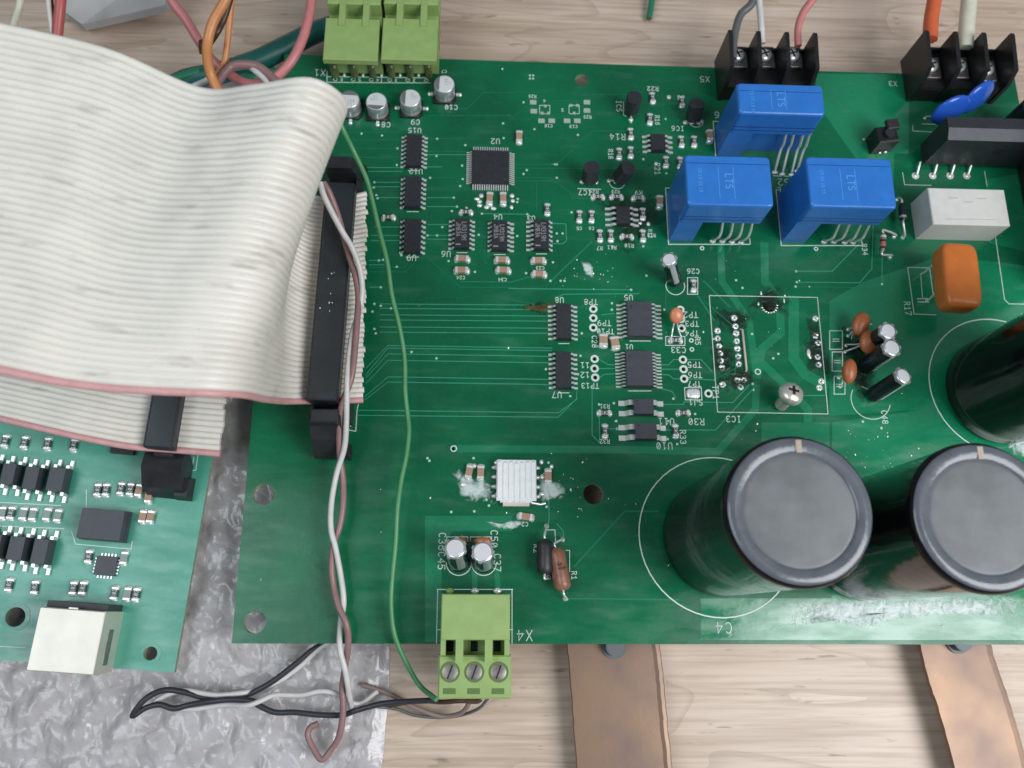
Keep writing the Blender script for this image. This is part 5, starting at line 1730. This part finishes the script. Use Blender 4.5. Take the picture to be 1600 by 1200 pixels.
# far corner tangle
wire('cable', [(250, 150, -.2), (290, 126, -.2), (340, 115, -.2), (400, 96, -.2), (450, 72, -.2), (500, 48, -.3), (560, 30, -.4)], .27, 'w_teal', 'thick teal green cable running under the lime plugs', cat='cable')
wire('wire', [(250, 134, .0), (290, 118, .0), (330, 110, -.1), (365, 112, -.2), (395, 122, -.3), (430, 110, -.4)], .12, 'w_dkgreen', 'bright green wire lying along the teal cable')
wire('wire', [(255, -45, 1.2), (268, 0, 1.0), (290, 30, .8), (312, 66, .6), (330, 92, .5), (352, 110, .4), (372, 124, .4), (395, 131, .5), (425, 125, .8), (452, 100, 1.0), (470, 68, 1.1), (482, 30, 1.1), (488, -10, 1.1), (490, -40, 1.1)],
     .115, 'w_pink', 'pinkish red wire sweeping in a long loop to the lime plug')
wire('wire', [(368, -40, 2.4), (352, 0, 2.2), (334, 32, 2.0), (325, 62, 1.8), (324, 90, 1.5), (330, 118, 1.2), (344, 148, 1.0)], .12, 'w_orange', 'orange wire arching over the red one, the nearer strand')
wire('wire', [(372, -40, 1.6), (362, 0, 1.5), (358, 40, 1.2), (355, 70, 1.0), (350, 100, .8), (338, 120, .8)], .08, 'w_orange', 'fainter orange wire behind the arching orange strand')
wire('wire', [(362, -10, 1.8), (356, 12, 1.7), (348, 34, 1.6), (336, 56, 1.5), (322, 74, 1.0), (315, 66, .9), (316, 84, .7)], .075, 'w_brown', 'short dark brown wire between the two orange strands')
wire('wire', [(322, 155, .9), (340, 128, .9), (352, 112, .9), (365, 102, .9), (395, 102, .9), (415, 112, .9), (440, 135, .9)], .11, 'w_mauve', 'dull mauve wire making a small arch behind the ribbon cable')
wire('wire', [(278, 150, .6), (300, 136, .6), (322, 126, .6), (350, 110, .7), (385, 104, .8), (400, 112, .9), (415, 126, .9), (425, 145, .9)], .07, 'w_white', 'thin whitish wire crossing the teal cable')
wire('wire', [(36, -30, 1.0), (30, 10, .8), (22, 35, .6), (16, 60, .4)], .09, 'w_cream', 'pale wire at the far corner, leftmost of the wires')
wire('wire', [(74, -30, 1.2), (76, 10, 1.0), (80, 40, .8), (84, 70, .6)], .06, 'w_white', 'thin white wire beside the paper scrap')
wire('wire', [(98, -30, 1.2), (94, 10, 1.0), (91, 40, .8), (88, 75, .6)], .13, 'w_red', 'red wire between the thin white wire and the paper scrap')
wire('wire', [(78, -30, .9), (80, 5, .8), (86, 30, .7)], .06, 'w_brown', 'dark wire just behind the red one at the far corner')

# ---- scrap of paper and dark bit at the far corner
def paper():
    a, b, c, d = at(104, -60, .1), at(262, -60, .15), at(258, 8, .05), at(128, 38, -.6)
    e = at(103, 20, -.5)
    P = [a, b, c, d, e]
    o0 = e.copy()
    top = [p - o0 for p in P]
    bot = [p - Vector((0, 0, .25)) for p in top]
    n = 5
    m = MB().add(top + bot, [(0, 1, 2, 3, 4), (9, 8, 7, 6, 5)] + [(i, (i + 1) % n, n + (i + 1) % n, n + i) for i in range(n)])
    part('paper_packet', m, M['paper'], None, loc=o0, label='pale grey paper packet at the far corner behind the wires', cat='packet')
M['paper'] = mat('grey_paper', (0.50, 0.49, 0.49), 0.6, noise=0.2, nscale=0.8, bump=0.3, bscale=2)
paper()
